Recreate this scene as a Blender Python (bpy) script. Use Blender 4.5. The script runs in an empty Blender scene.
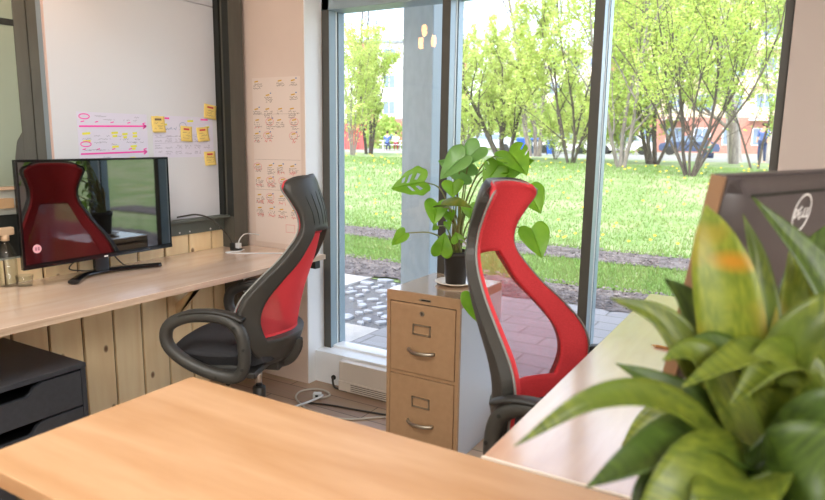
import bpy, bmesh, math, random
from mathutils import Vector, Matrix
import numpy as np

C = bpy.context.scene.collection
PI = math.pi
rnd = random.Random(7)

# ------------------------------------------------------------------ colours and materials
def lin(h):
    h = h.lstrip('#')
    o = []
    for i in (0, 2, 4):
        v = int(h[i:i+2], 16) / 255
        o.append(v/12.92 if v <= .04045 else ((v+.055)/1.055)**2.4)
    return tuple(o) + (1.0,)

MATS = {}
def mat(name, col, rough=.5, metal=0., spec=.5, col2=None, scale=(8, 8, 8), detail=3., ramp=(.35, .65),
        bump=0., bscale=None, trans=0., emit=0., alpha=None, island=0., coat=0., sub=0.):
    """principled material; col2 mixes in by object-space noise, island varies the value from loose piece to piece"""
    if name in MATS: return MATS[name]
    m = bpy.data.materials.new(name); m.use_nodes = True
    nt = m.node_tree; N = nt.nodes; L = nt.links
    b = N['Principled BSDF']
    b.inputs['Roughness'].default_value = rough
    b.inputs['Metallic'].default_value = metal
    b.inputs['Specular IOR Level'].default_value = spec
    if coat: b.inputs['Coat Weight'].default_value = coat; b.inputs['Coat Roughness'].default_value = .12
    if trans: b.inputs['Transmission Weight'].default_value = trans
    if alpha is not None: b.inputs['Alpha'].default_value = alpha
    c1 = lin(col)
    b.inputs['Base Color'].default_value = c1
    out = None
    tc = N.new('ShaderNodeTexCoord')
    mp = N.new('ShaderNodeMapping'); mp.inputs['Scale'].default_value = scale
    L.new(tc.outputs['Object'], mp.inputs['Vector'])
    if col2:
        n = N.new('ShaderNodeTexNoise'); n.inputs['Scale'].default_value = 1.; n.inputs['Detail'].default_value = detail
        L.new(mp.outputs['Vector'], n.inputs['Vector'])
        r = N.new('ShaderNodeValToRGB')
        r.color_ramp.elements[0].position = ramp[0]; r.color_ramp.elements[0].color = c1
        r.color_ramp.elements[1].position = ramp[1]; r.color_ramp.elements[1].color = lin(col2)
        L.new(n.outputs['Fac'], r.inputs['Fac']); out = r.outputs['Color']
    if island:
        g = N.new('ShaderNodeNewGeometry')
        hs = N.new('ShaderNodeHueSaturation')
        mr = N.new('ShaderNodeMapRange'); mr.inputs['To Min'].default_value = 1-island; mr.inputs['To Max'].default_value = 1+island
        L.new(g.outputs['Random Per Island'], mr.inputs['Value']); L.new(mr.outputs['Result'], hs.inputs['Value'])
        mr2 = N.new('ShaderNodeMapRange'); mr2.inputs['To Min'].default_value = .5-island*.06; mr2.inputs['To Max'].default_value = .5+island*.06
        L.new(g.outputs['Random Per Island'], mr2.inputs['Value']); L.new(mr2.outputs['Result'], hs.inputs['Hue'])
        if out: L.new(out, hs.inputs['Color'])
        else: hs.inputs['Color'].default_value = c1
        out = hs.outputs['Color']
    if out: L.new(out, b.inputs['Base Color'])
    if emit:
        b.inputs['Emission Color'].default_value = c1; b.inputs['Emission Strength'].default_value = emit
    if bump:
        n2 = N.new('ShaderNodeTexNoise'); n2.inputs['Scale'].default_value = 1.; n2.inputs['Detail'].default_value = 4.
        mp2 = N.new('ShaderNodeMapping'); mp2.inputs['Scale'].default_value = bscale or scale
        L.new(tc.outputs['Object'], mp2.inputs['Vector']); L.new(mp2.outputs['Vector'], n2.inputs['Vector'])
        bp = N.new('ShaderNodeBump'); bp.inputs['Strength'].default_value = bump; bp.inputs['Distance'].default_value = .01
        L.new(n2.outputs['Fac'], bp.inputs['Height']); L.new(bp.outputs['Normal'], b.inputs['Normal'])
    if sub:      # light coming through thin leaves
        t = N.new('ShaderNodeBsdfTranslucent'); mx = N.new('ShaderNodeMixShader'); mx.inputs['Fac'].default_value = sub
        if out: L.new(out, t.inputs['Color'])
        else: t.inputs['Color'].default_value = c1
        L.new(b.outputs['BSDF'], mx.inputs[1]); L.new(t.outputs['BSDF'], mx.inputs[2])
        L.new(mx.outputs['Shader'], N['Material Output'].inputs['Surface'])
    MATS[name] = m
    return m

def wood(name, c1, c2, axis=1, rough=.3, stretch=.09, fine=60, island=0., knots=False, coat=0., spec=.5, ring=7.):
    """plain-sawn board: stretched noise drives growth rings, plus fine pores; knots are dark rings with a shape of their own"""
    m = bpy.data.materials.new(name); m.use_nodes = True
    nt = m.node_tree; N = nt.nodes; L = nt.links; b = N['Principled BSDF']
    b.inputs['Roughness'].default_value = rough; b.inputs['Specular IOR Level'].default_value = spec
    if coat: b.inputs['Coat Weight'].default_value = coat; b.inputs['Coat Roughness'].default_value = .15
    tc = N.new('ShaderNodeTexCoord'); mp = N.new('ShaderNodeMapping')
    s = [1., 1., 1.]; s[axis] = stretch
    mp.inputs['Scale'].default_value = s
    L.new(tc.outputs['Object'], mp.inputs['Vector'])
    src = mp.outputs['Vector']
    if island:
        g = N.new('ShaderNodeNewGeometry'); ad = N.new('ShaderNodeVectorMath'); ad.operation = 'ADD'
        sc = N.new('ShaderNodeMath'); sc.operation = 'MULTIPLY'; sc.inputs[1].default_value = 37.
        L.new(g.outputs['Random Per Island'], sc.inputs[0])
        cb = N.new('ShaderNodeCombineXYZ'); L.new(sc.outputs[0], cb.inputs[0]); L.new(sc.outputs[0], cb.inputs[2])
        L.new(src, ad.inputs[0]); L.new(cb.outputs[0], ad.inputs[1]); src = ad.outputs[0]
    n = N.new('ShaderNodeTexNoise'); n.inputs['Scale'].default_value = 4.; n.inputs['Detail'].default_value = 2.
    L.new(src, n.inputs['Vector'])
    mu = N.new('ShaderNodeMath'); mu.operation = 'MULTIPLY'; mu.inputs[1].default_value = ring
    L.new(n.outputs['Fac'], mu.inputs[0])
    pp = N.new('ShaderNodeMath'); pp.operation = 'PINGPONG'; pp.inputs[1].default_value = .5
    L.new(mu.outputs[0], pp.inputs[0])
    n2 = N.new('ShaderNodeTexNoise'); n2.inputs['Scale'].default_value = fine; n2.inputs['Detail'].default_value = 3.
    L.new(src, n2.inputs['Vector'])
    ma = N.new('ShaderNodeMath'); ma.operation = 'MULTIPLY_ADD'; ma.inputs[1].default_value = .6
    L.new(n2.outputs['Fac'], ma.inputs[0]); L.new(pp.outputs[0], ma.inputs[2])
    r = N.new('ShaderNodeValToRGB')
    r.color_ramp.elements[0].position = .2; r.color_ramp.elements[0].color = lin(c1)
    r.color_ramp.elements[1].position = .95; r.color_ramp.elements[1].color = lin(c2)
    L.new(ma.outputs[0], r.inputs['Fac']); out = r.outputs['Color']
    if island:
        hs = N.new('ShaderNodeHueSaturation'); mr = N.new('ShaderNodeMapRange')
        mr.inputs['To Min'].default_value = 1-island; mr.inputs['To Max'].default_value = 1+island
        L.new(g.outputs['Random Per Island'], mr.inputs['Value']); L.new(mr.outputs['Result'], hs.inputs['Value'])
        L.new(out, hs.inputs['Color']); out = hs.outputs['Color']
    if knots:
        v = N.new('ShaderNodeTexVoronoi'); v.inputs['Scale'].default_value = 3.5
        mk = N.new('ShaderNodeMapping'); mk.inputs['Scale'].default_value = (0.01, 1.25, .8)
        v.voronoi_dimensions = '2D'; sx = N.new('ShaderNodeSeparateXYZ'); cx_ = N.new('ShaderNodeCombineXYZ')
        L.new(tc.outputs['Object'], mk.inputs['Vector']); L.new(mk.outputs['Vector'], sx.inputs[0]); L.new(sx.outputs[1], cx_.inputs[0]); L.new(sx.outputs[2], cx_.inputs[1]); L.new(cx_.outputs[0], v.inputs['Vector'])
        kr = N.new('ShaderNodeValToRGB')
        e = kr.color_ramp.elements
        e[0].position = .0; e[0].color = (1, 1, 1, 1); e[1].position = .06; e[1].color = (0, 0, 0, 1)
        k = e.new(.036); k.color = (.75, .75, .75, 1)
        L.new(v.outputs['Distance'], kr.inputs['Fac'])
        mx = N.new('ShaderNodeMixRGB'); mx.inputs['Color2'].default_value = lin('#6b4326')
        L.new(kr.outputs['Color'], mx.inputs['Fac']); L.new(out, mx.inputs['Color1']); out = mx.outputs['Color']
    L.new(out, b.inputs['Base Color'])
    MATS[name] = m
    return m

def glass_pane(name, tint=(1, 1, 1, 1), ior=1.5):
    m = bpy.data.materials.new(name); m.use_nodes = True
    nt = m.node_tree; N = nt.nodes; L = nt.links; N.remove(N['Principled BSDF'])
    t = N.new('ShaderNodeBsdfTransparent'); t.inputs['Color'].default_value = tint
    g = N.new('ShaderNodeBsdfGlossy'); g.inputs['Roughness'].default_value = .0
    # thin sheet: Schlick reflectance, the same from both sides
    ge = N.new('ShaderNodeNewGeometry'); dt = N.new('ShaderNodeVectorMath'); dt.operation = 'DOT_PRODUCT'
    L.new(ge.outputs['Incoming'], dt.inputs[0]); L.new(ge.outputs['Normal'], dt.inputs[1])
    def mth(op, x, y=None):
        k = N.new('ShaderNodeMath'); k.operation = op
        for i, q in enumerate((x, y)):
            if q is None: continue
            if isinstance(q, (int, float)): k.inputs[i].default_value = q
            else: L.new(q, k.inputs[i])
        return k.outputs[0]
    f0 = ((ior-1)/(ior+1))**2
    c = mth('ABSOLUTE', dt.outputs['Value']); pw = mth('POWER', mth('SUBTRACT', 1., c), 5.)
    f = mth('ADD', mth('MULTIPLY', pw, 1-f0), f0)
    mx = N.new('ShaderNodeMixShader')
    L.new(f, mx.inputs[0]); L.new(t.outputs[0], mx.inputs[1]); L.new(g.outputs[0], mx.inputs[2])
    L.new(mx.outputs[0], N['Material Output'].inputs['Surface'])
    MATS[name] = m
    return m

def sheer(name, col, cover):
    """open-weave mesh: only 'cover' of the area is thread, the rest is holes"""
    m = bpy.data.materials.new(name); m.use_nodes = True
    nt = m.node_tree; N = nt.nodes; L = nt.links; b = N['Principled BSDF']
    b.inputs['Base Color'].default_value = lin(col); b.inputs['Roughness'].default_value = .75
    t = N.new('ShaderNodeBsdfTransparent')
    tl = N.new('ShaderNodeBsdfTranslucent'); tl.inputs['Color'].default_value = lin(col)
    m1 = N.new('ShaderNodeMixShader'); m1.inputs[0].default_value = .35
    L.new(b.outputs[0], m1.inputs[1]); L.new(tl.outputs[0], m1.inputs[2])
    mx = N.new('ShaderNodeMixShader'); mx.inputs[0].default_value = cover
    L.new(t.outputs[0], mx.inputs[1]); L.new(m1.outputs[0], mx.inputs[2])
    L.new(mx.outputs[0], N['Material Output'].inputs['Surface'])
    MATS[name] = m
    return m

# ------------------------------------------------------------------ mesh helpers
def V(*a): return Vector(a)

def box(bm, lo, hi, bevel=0., seg=2, mi=0, M=None):
    lo = Vector(lo); hi = Vector(hi)
    vs = [bm.verts.new((x, y, z)) for x in (lo.x, hi.x) for y in (lo.y, hi.y) for z in (lo.z, hi.z)]
    q = [(0, 1, 3, 2), (4, 6, 7, 5), (0, 4, 5, 1), (2, 3, 7, 6), (0, 2, 6, 4), (1, 5, 7, 3)]
    fs = []
    for f in q:
        fc = bm.faces.new([vs[i] for i in f]); fc.material_index = mi; fs.append(fc)
    if M is not None:
        bmesh.ops.transform(bm, matrix=M, verts=vs)
    if bevel:
        es = list({e for f in fs for e in f.edges})
        r = bmesh.ops.bevel(bm, geom=es, offset=bevel, segments=seg, affect='EDGES', profile=.5)
        for f in r['faces']: f.material_index = mi
    return fs

def frames(pts, closed=False, up=None):
    n = len(pts); T = []
    for i in range(n):
        a = pts[(i-1) % n] if (closed or i > 0) else pts[i]
        b = pts[(i+1) % n] if (closed or i < n-1) else pts[i]
        t = (b-a); T.append(t.normalized() if t.length > 1e-9 else V(0, 0, 1))
    out = []
    u = up.copy() if up else (V(0, 0, 1) if abs(T[0].z) < .9 else V(1, 0, 0))
    for t in T:
        if up: s = t.cross(up)
        else: s = t.cross(u)
        if s.length < 1e-6: s = t.orthogonal()
        s.normalize(); u = s.cross(t).normalized(); out.append((t, s, u))
    return out

def tube(bm, pts, r, seg=10, closed=False, up=None, r2=None, caps=True, mi=0):
    """sweep a circle (or an ellipse r x r2) along pts; r may be a list"""
    pts = [Vector(p) for p in pts]; n = len(pts)
    R = r if isinstance(r, (list, tuple)) else [r]*n
    R2 = r2 if isinstance(r2, (list, tuple)) else ([r2]*n if r2 else R)
    fr = frames(pts, closed, up); rings = []
    for p, (t, s, u), a, b in zip(pts, fr, R, R2):
        rings.append([bm.verts.new(p + s*(a*math.cos(2*PI*k/seg)) + u*(b*math.sin(2*PI*k/seg))) for k in range(seg)])
    m = n if closed else n-1
    for i in range(m):
        A, B = rings[i], rings[(i+1) % n]
        for k in range(seg):
            f = bm.faces.new((A[k], A[(k+1) % seg], B[(k+1) % seg], B[k])); f.smooth = True; f.material_index = mi
    if caps and not closed:
        f = bm.faces.new(rings[0][::-1]); f.material_index = mi
        f = bm.faces.new(rings[-1]); f.material_index = mi

def lathe(bm, prof, seg=24, origin=(0, 0, 0), mi=0, close=True):
    o = Vector(origin); rings = []
    for r, z in prof:
        if r < 1e-6: rings.append([bm.verts.new(o+V(0, 0, z))])
        else: rings.append([bm.verts.new(o+V(r*math.cos(2*PI*k/seg), r*math.sin(2*PI*k/seg), z)) for k in range(seg)])
    for A, B in zip(rings, rings[1:]):
        for k in range(seg):
            k2 = (k+1) % seg
            vs = [A[k % len(A)], A[k2 % len(A)], B[k2 % len(B)], B[k % len(B)]]
            u = []
            for v in vs:
                if v not in u: u.append(v)
            if len(u) > 2:
                f = bm.faces.new(u); f.smooth = True; f.material_index = mi

def cyl(bm, p0, p1, r, seg=16, r1=None, mi=0):
    tube(bm, [p0, p1], [r, r if r1 is None else r1], seg, mi=mi)

def prism(bm, poly, axis, a, b, mi=0, bevel=0):
    """extrude a 2-D outline along an axis (0,1,2) from a to b"""
    def P(p, t):
        return [V(t, p[0], p[1]), V(p[0], t, p[1]), V(p[0], p[1], t)][axis]
    A = [bm.verts.new(P(p, a)) for p in poly]; B = [bm.verts.new(P(p, b)) for p in poly]
    n = len(poly); fs = [bm.faces.new(A[::-1]), bm.faces.new(B)]
    for i in range(n): fs.append(bm.faces.new((A[i], A[(i+1) % n], B[(i+1) % n], B[i])))
    for f in fs: f.material_index = mi
    if bevel:
        es = list({e for f in fs[:2] for e in f.edges})
        bmesh.ops.bevel(bm, geom=es, offset=bevel, segments=2, affect='EDGES', profile=.5)

def shell(bm, G, thick, keep=None, mi=lambda i, j: 0, smooth=True):
    """solid sheet from a grid of points G[i][j]; keep(i,j) says which cells exist"""
    ni, nj = len(G), len(G[0])
    nor = [[None]*nj for _ in range(ni)]
    for i in range(ni):
        for j in range(nj):
            a = G[min(i+1, ni-1)][j]-G[max(i-1, 0)][j]; b = G[i][min(j+1, nj-1)]-G[i][max(j-1, 0)]
            c = a.cross(b); nor[i][j] = c.normalized() if c.length > 1e-12 else V(0, 0, 1)
    th = thick if callable(thick) else (lambda i, j: thick)
    F = {}; B = {}
    def fv(i, j):
        if (i, j) not in F:
            F[i, j] = bm.verts.new(G[i][j]+nor[i][j]*th(i, j)*.5); B[i, j] = bm.verts.new(G[i][j]-nor[i][j]*th(i, j)*.5)
        return F[i, j], B[i, j]
    cells = [(i, j) for i in range(ni-1) for j in range(nj-1) if keep is None or keep(i, j)]
    cs = set(cells)
    for i, j in cells:
        q = [(i, j), (i+1, j), (i+1, j+1), (i, j+1)]
        f4 = [fv(*k) for k in q]; m = mi(i, j)
        f = bm.faces.new([a[0] for a in f4]); f.smooth = smooth; f.material_index = m
        f = bm.faces.new([a[1] for a in f4][::-1]); f.smooth = smooth; f.material_index = m
        for k, nb in enumerate([(i, j-1), (i+1, j), (i, j+1), (i-1, j)]):
            if nb not in cs:
                a, b = f4[k], f4[(k+1) % 4]
                f = bm.faces.new((a[0], a[1], b[1], b[0])); f.smooth = False; f.material_index = m

def catmull(P, n=6, closed=False):
    P = [Vector(p) for p in P]; m = len(P); out = []
    rng = range(m) if closed else range(m-1)
    for i in rng:
        p0 = P[(i-1) % m] if (closed or i > 0) else P[0]*2-P[1]
        p1 = P[i]; p2 = P[(i+1) % m]
        p3 = P[(i+2) % m] if (closed or i+2 < m) else P[-1]*2-P[-2]
        for k in range(n):
            t = k/n
            out.append(.5*((2*p1)+(p2-p0)*t+(2*p0-5*p1+4*p2-p3)*t*t+(3*p1-p0-3*p2+p3)*t**3))
    if not closed: out.append(P[-1])
    return out

def interp(tab, x):
    """smooth table lookup: tab = [(x, a, b, ...)]"""
    for k in range(len(tab)-1):
        if x <= tab[k+1][0] or k == len(tab)-2:
            p = [tab[max(k-1, 0)], tab[k], tab[k+1], tab[min(k+2, len(tab)-1)]]
            t = (x-p[1][0])/(p[2][0]-p[1][0]); t = min(max(t, 0), 1); o = []
            for c in range(1, len(tab[0])):
                h = p[2][0]-p[1][0]
                m1 = (p[2][c]-p[0][c])/(p[2][0]-p[0][0]) if p[2][0] != p[0][0] else 0
                m2 = (p[3][c]-p[1][c])/(p[3][0]-p[1][0]) if p[3][0] != p[1][0] else 0
                t2, t3 = t*t, t**3
                o.append((2*t3-3*t2+1)*p[1][c]+(t3-2*t2+t)*h*m1+(-2*t3+3*t2)*p[2][c]+(t3-t2)*h*m2)
            return o

# ------------------------------------------------------------------ scene tree helpers
def obj(name, bm, m, parent=None, loc=None, smooth=None):
    me = bpy.data.meshes.new(name)
    bmesh.ops.recalc_face_normals(bm, faces=bm.faces) if smooth != 'raw' else None
    bm.to_mesh(me); bm.free()
    o = bpy.data.objects.new(name, me); C.objects.link(o)
    for mm in (m if isinstance(m, (list, tuple)) else [m]): me.materials.append(mm)
    if parent: o.parent = parent
    if loc is not None: o.location = loc
    return o

def tag(o, label, cat, group=None, kind=None):
    o['label'] = label; o['category'] = cat
    if group: o['group'] = group
    if kind: o['kind'] = kind
    return o

def thing(name, label, cat, loc=(0, 0, 0), rz=0., group=None):
    o = bpy.data.objects.new(name, None); C.objects.link(o)
    o.location = loc; o.rotation_euler = (0, 0, rz); o.empty_display_size = .05
    return tag(o, label, cat, group)

def struct(name, bm, m, label=None, parent=None, cat=None):
    o = obj(name, bm, m, parent)
    if not parent:
        o['kind'] = 'structure'
        if label: o['label'] = label
        if cat: o['category'] = cat
    return o

def dup(root, loc, rz, label):
    r = root.copy(); C.objects.link(r); r.location = loc; r.rotation_euler = (0, 0, rz); r['label'] = label
    for ch in list(root.children):
        c = ch.copy(); C.objects.link(c); c.parent = r
        for g in ch.children:
            d = g.copy(); C.objects.link(d); d.parent = c
    return r

def B(): return bmesh.new()
# light levels
LIGHT_A, LIGHT_B, SUN, SKY, SKYW, EXPO = 33., 70., 2.1, .68, 4.0, .40
# ------------------------------------------------------------------ palette
m_wall = mat('beige_paint', '#dac6b8', .6, col2='#d5c1b3', scale=(3, 3, 3))
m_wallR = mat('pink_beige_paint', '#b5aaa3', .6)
m_white = mat('white_paint', '#eef1f3', .4)
m_ceil = mat('ceiling_paint', '#eeeae2', .8)
m_back = mat('room_paint', '#e4e2de', .7)
m_steel = mat('steel_paint', '#58564d', .5, col2='#504e46', scale=(20, 20, 4))
m_steel_d = mat('steel_dark', '#1e211d', .55)
m_steel_b = mat('steel_bluegrey', '#7d8a90', .45)
m_tray = mat('tray_paint', '#565c54', .5)
m_board = mat('whiteboard_face', '#d0d2d6', .35)
m_frame = mat('aluminium_frame', '#93a5ae', .35, metal=.15)
m_frame_in = mat('backlit_face', '#4a4842', .45)  # room side of the frame metal, its backlit darkness put into the colour
m_gasket = mat('gasket_white', '#e4ecec', .5)
m_glass = glass_pane('window_glass')
m_floor = None
m_birch = wood('birch_top', '#c99f78', '#b6895e', axis=0, rough=.42, stretch=.16, fine=45, ring=5.)
m_birch_d = wood('birch_desk', '#e8cfba', '#dabaa2', axis=1, rough=.22, stretch=.14, fine=50, ring=5., coat=.8)
m_birch_r = wood('birch_desk_right', '#d6b79c', '#c8a488', axis=1, rough=.22, stretch=.14, fine=50, ring=5., coat=1.)
m_ply = wood('plywood_edge', '#d6c0a8', '#a38a72', axis=1, rough=.5, stretch=.02, fine=160, ring=24.)
m_pine = wood('pine_board', '#f6dfb2', '#eacb9a', axis=2, rough=.5, stretch=.12, fine=40, island=.09, knots=True, ring=6.)
m_gap = mat('groove_dark', '#6a4a2a', .7)
m_black = mat('black_plastic', '#2a2926', .45, bump=.05, bscale=(300, 300, 300))
m_blackg = mat('charcoal_plastic', '#3a3935', .45, bump=.06, bscale=(350, 350, 350))
m_blackfab = mat('black_fabric', '#1f1f22', .9, col2='#2b2b2e', scale=(300, 300, 300), bump=.25)
m_red = mat('red_fabric', '#d63a42', .75, col2='#ca323a', scale=(250, 250, 250), bump=.1)
m_chrome = mat('chrome', '#d8d8d8', .15, metal=1.)
m_gray = mat('grey_piping', '#8d8d88', .5)
m_tan = mat('tan_enamel', '#a98866', .35, col2='#a38260', scale=(30, 30, 30))
m_tan_side = mat('pale_side', '#c6c9cc', .35)  # cabinet side panel, paler than the tan front
m_tan_top = mat('tan_enamel_top', '#a98a6c', .15, coat=1.)
m_nickel = mat('nickel', '#a9a294', .28, metal=.9)
m_pot = mat('dark_pot', '#2c2723', .5)
m_soil = mat('soil', '#2a1c12', .95, col2='#4a3420', scale=(60, 60, 60), bump=.8)
m_ceramic = mat('ceramic', '#e9ddcb', .2)
m_leaf = mat('monstera_leaf', '#7db531', .35, col2='#92c43c', scale=(14, 14, 14), sub=.45)
m_leaf_d = mat('monstera_leaf_olive', '#5c7a1c', .35, col2='#8a8c2a', scale=(18, 18, 18), sub=.3)
m_leaf_p = mat('monstera_leaf_pale', '#86b868', .3, col2='#78ac58', scale=(14, 14, 14), sub=.3)
m_stem = mat('green_stem', '#7c8f4a', .5, col2='#8a8250', scale=(20, 20, 20))
m_drawer = mat('black_laminate', '#2e3136', .4, col2='#34373c', scale=(60, 60, 60))
m_inner = mat('drawer_inner', '#0b0b0c', .8)
m_screen = mat('black_screen', '#050505', .03, spec=1.)
m_screen.node_tree.nodes['Principled BSDF'].inputs['IOR'].default_value = 1.9
m_bezel = mat('gloss_black', '#0a0a0d', .12)
m_dell = mat('grey_black_plastic', '#4a4444', .42)
m_dell_edge = mat('bronze_plastic', '#8a6a4e', .4)
m_logo = mat('silver_logo', '#dcdcdc', .4)
m_paper = mat('paper', '#d6d4e4', .8)
m_paper2 = mat('paper_pinkish', '#e0d0c5', .8)
m_sticky = mat('sticky_yellow', '#edd27a', .8)
m_pink = mat('pink_marker', '#ef4fb0', .8)
m_yel = mat('yellow_marker', '#e3e04a', .8)
m_ink = mat('grey_ink', '#7d7b90', .8)
m_inkb = mat('blue_ink', '#5f7fa8', .8)
m_inkr = mat('red_ink', '#d0504c', .8)
m_inky = mat('ochre_ink', '#cfa233', .8)
m_inkp = mat('rose_ink', '#d97a74', .8)
m_inkd = mat('brown_ink', '#75604f', .8)
m_wcable = mat('white_cable', '#d9dcdc', .45)
m_bcable = mat('dark_cable', '#3a352d', .5)
m_heater = mat('heater_enamel', '#d9cfc2', .4)
m_heater_d = mat('heater_slot', '#6e6257', .6)
m_clear = glass_pane('clear_plastic', (.93, .94, .93, 1), 1.45)
m_beigepl = mat('beige_plastic', '#c9ac8c', .5)

# ------------------------------------------------------------------ room shell
XW, YB, YC, YO = -2.853, 2.786, 2.852, 3.065       # left wall, beige wall, curb, outer face
YG = 3.005                                          # glass
X0, X1 = -2.325, -.094                              # window opening
ZS, ZH, ZC = .184, 2.075, 2.75
XR, YK = 2.6, -2.6

def plane_floor():
    m = bpy.data.materials.new('laminate_floor'); m.use_nodes = True
    nt = m.node_tree; N = nt.nodes; L = nt.links; b = N['Principled BSDF']; b.inputs['Roughness'].default_value = .4
    tc = N.new('ShaderNodeTexCoord'); br = N.new('ShaderNodeTexBrick')
    br.inputs['Color1'].default_value = lin('#b89c82'); br.inputs['Color2'].default_value = lin('#a58a73')
    br.inputs['Mortar'].default_value = lin('#5c4a3c'); br.inputs['Mortar Size'].default_value = .003
    br.inputs['Brick Width'].default_value = 1.2; br.inputs['Row Height'].default_value = .16; br.inputs['Scale'].default_value = 1.
    L.new(tc.outputs['Object'], br.inputs['Vector'])
    mp = N.new('ShaderNodeMapping'); mp.inputs['Scale'].default_value = (3, 40, 3); L.new(tc.outputs['Object'], mp.inputs['Vector'])
    n = N.new('ShaderNodeTexNoise'); n.inputs['Scale'].default_value = 1.; n.inputs['Detail'].default_value = 5.; L.new(mp.outputs[0], n.inputs['Vector'])
    mx = N.new('ShaderNodeMixRGB'); mx.blend_type = 'MULTIPLY'; mx.inputs[0].default_value = .25
    L.new(br.outputs['Color'], mx.inputs[1]); L.new(n.outputs['Color'], mx.inputs[2]); L.new(mx.outputs[0], b.inputs['Base Color'])
    return m
m_floor = plane_floor()

bm = B(); box(bm, (XW-.1, YK-.1, -.1), (XR+.1, YC, 0)); struct('floor', bm, m_floor, 'grey brown wood laminate floor of the office')
bm = B(); box(bm, (XW-.1, YK-.1, ZC), (XR+.1, YO, ZC+.25)); struct('ceiling', bm, m_ceil, 'white office ceiling')
bm = B(); box(bm, (XW-.15, YK-.1, 0), (XW, YO, ZC)); struct('wall_left', bm, mat('left_wall_paint', '#b9bdb4', .6), 'left wall behind the whiteboard')
bm = B(); box(bm, (XR, YK-.1, 0), (XR+.12, YO, ZC)); struct('wall_right', bm, m_back, 'right wall of the office')
bm = B(); box(bm, (XW, YK-.1, 0), (XR, YK, ZC)); struct('wall_back', bm, m_back, 'back wall of the office')
bm = B()
box(bm, (XW, YB, 0), (X0-.003, YO, ZC))
struct('wall_window_left', bm, m_wall, 'beige wall strip left of the window')
bm = B(); box(bm, (X0-.003, YB+.004, 0), (X0+.003, 2.93, ZC)); struct('trim_1', bm, m_white, 'white painted window reveal')
bm = B(); box(bm, (X1+.013, 2.9, 0), (XR, YO, ZC)); struct('wall_window_right', bm, m_wallR, 'pinkish beige wall right of the window')
bm = B(); box(bm, (X0, 2.9, ZH+.09), (X1+.013, YO, ZC)); struct('wall_window_top', bm, m_wallR, 'wall above the window')
bm = B(); box(bm, (X0, YC, 0), (X1+.013, YO, ZS)); struct('wall_window_sill', bm, m_white, 'low white wall and sill under the window')

def jamb(name, x0, x1, label, inner=m_frame_in):
    t = bpy.data.objects.new(name, None); C.objects.link(t); t.location = (x0, 2.93, ZS); t['kind'] = 'structure'; t['label'] = label
    w = x1-x0; h = ZH+.09-ZS
    b_ = B(); box(b_, (0, .002, 0), (w, .062, h)); box(b_, (-.004, .084, 0), (w+.004, .135, h)); obj('frame_profile', b_, m_frame, t)
    b_ = B(); box(b_, (0, 0, 0), (w, .004, h)); obj('inner_face', b_, inner, t)
    b_ = B(); box(b_, (-.001, .062, 0), (w+.003, .07, h)); obj('gasket', b_, m_gasket, t)
    b_ = B(); box(b_, (.002, .069, 0), (w-.002, .085, h)); obj('glazing_seat', b_, m_steel_d, t)
    return t
jamb('trim_2', -2.318, -2.272, 'left frame post of the window')
jamb('trim_3', -1.577, -1.533, 'dark mullion behind the potted monstera')
jamb('trim_4', -.833, -.79, 'dark mullion behind the red chair')
jamb('trim_5', -.112, -.083, 'right frame post of the window beside the pinkish wall')
bm = B(); box(bm, (X0, 2.93, ZH), (X1+.01, YO, ZH+.09)); struct('trim_6', bm, m_frame, 'head of the window frame')
bm = B(); box(bm, (-2.272, 2.955, ZS), (-.112, YO-.02, ZS+.012)); struct('trim_7', bm, m_white, 'bottom rail of the window frame')
for k, (a, b_) in enumerate(((-2.272, -1.577), (-1.533, -.833), (-.79, -.112)), 1):
    bm = B(); box(bm, (a-.003, YG, ZS+.005), (b_+.003, YG+.006, ZH+.01))
    o = struct('window_%d' % k, bm, m_glass, ['left', 'middle', 'right'][k-1]+' window pane')

# left wall dressing -------------------------------------------------
bm = B()
y = -.318
edges = [-.318+.1605*i for i in range(20)]
edges[-1] = 2.73
for a, b_ in zip(edges, edges[1:]):
    box(bm, (XW+.004, a+.006, 0), (XW+.02, b_-.006, .872), .002, 1)
struct('trim_8', bm, m_pine, 'vertical pine board panelling on the left wall')
bm = B(); box(bm, (XW, -.4, 0), (XW+.006, 2.73, .87)); struct('trim_9', bm, m_gap, 'dark grooves behind the pine boards')

bm = B()
box(bm, (-2.853, 2.655, 0), (-2.737, 2.756, ZC)); struct('trim_10', bm, m_steel, 'dark steel column in the room corner')
bm = B(); box(bm, (-2.853, 2.640, .95), (-2.80, 2.655, ZC)); box(bm, (-2.853, 2.655, 0), (-2.76, 2.657, .1)); box(bm, (-2.785, 2.6535, .95), (-2.74, 2.655, ZC))
struct('trim_11', bm, m_steel_d, 'dark web of the corner steel column')
bm = B(); box(bm, (-2.853, 1.572, .875), (-2.842, 1.622, ZC)); box(bm, (-2.853, 1.628, .875), (-2.842, 1.668, ZC)); box(bm, (-2.853, 1.62, .875), (-2.85, 1.63, ZC))
struct('trim_12', bm, m_steel, 'grey brown steel column left of the whiteboard')
bm = B(); box(bm, (-2.853, 1.668, .9), (-2.845, 1.70, ZC)); struct('trim_13', bm, m_steel_b, 'blue grey strip beside the whiteboard')
bm = B(); prism(bm, [(1.53, .9), (1.574, .9), (1.574, 1.40), (1.570, 1.40), (1.548, 1.365), (1.535, 1.30), (1.53, 1.2)], 0, -2.852, -2.8435)
struct('trim_14', bm, m_steel, 'widened foot of the steel column')
bm = B(); box(bm, (-2.853, .2, 1.18), (-2.8465, 1.572, ZC)); struct('trim_15', bm, mat('pale_green_panel', '#8d9683', .5), 'pale green wall panel at the left edge')
bm = B(); box(bm, (-2.8465, .2, 1.832), (-2.842, 1.572, 1.857)); box(bm, (-2.853, .2, .88), (-2.848, 1.53, 1.06)); struct('trim_16', bm, m_steel_d, 'dark rail and dark recess at the left edge')
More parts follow.
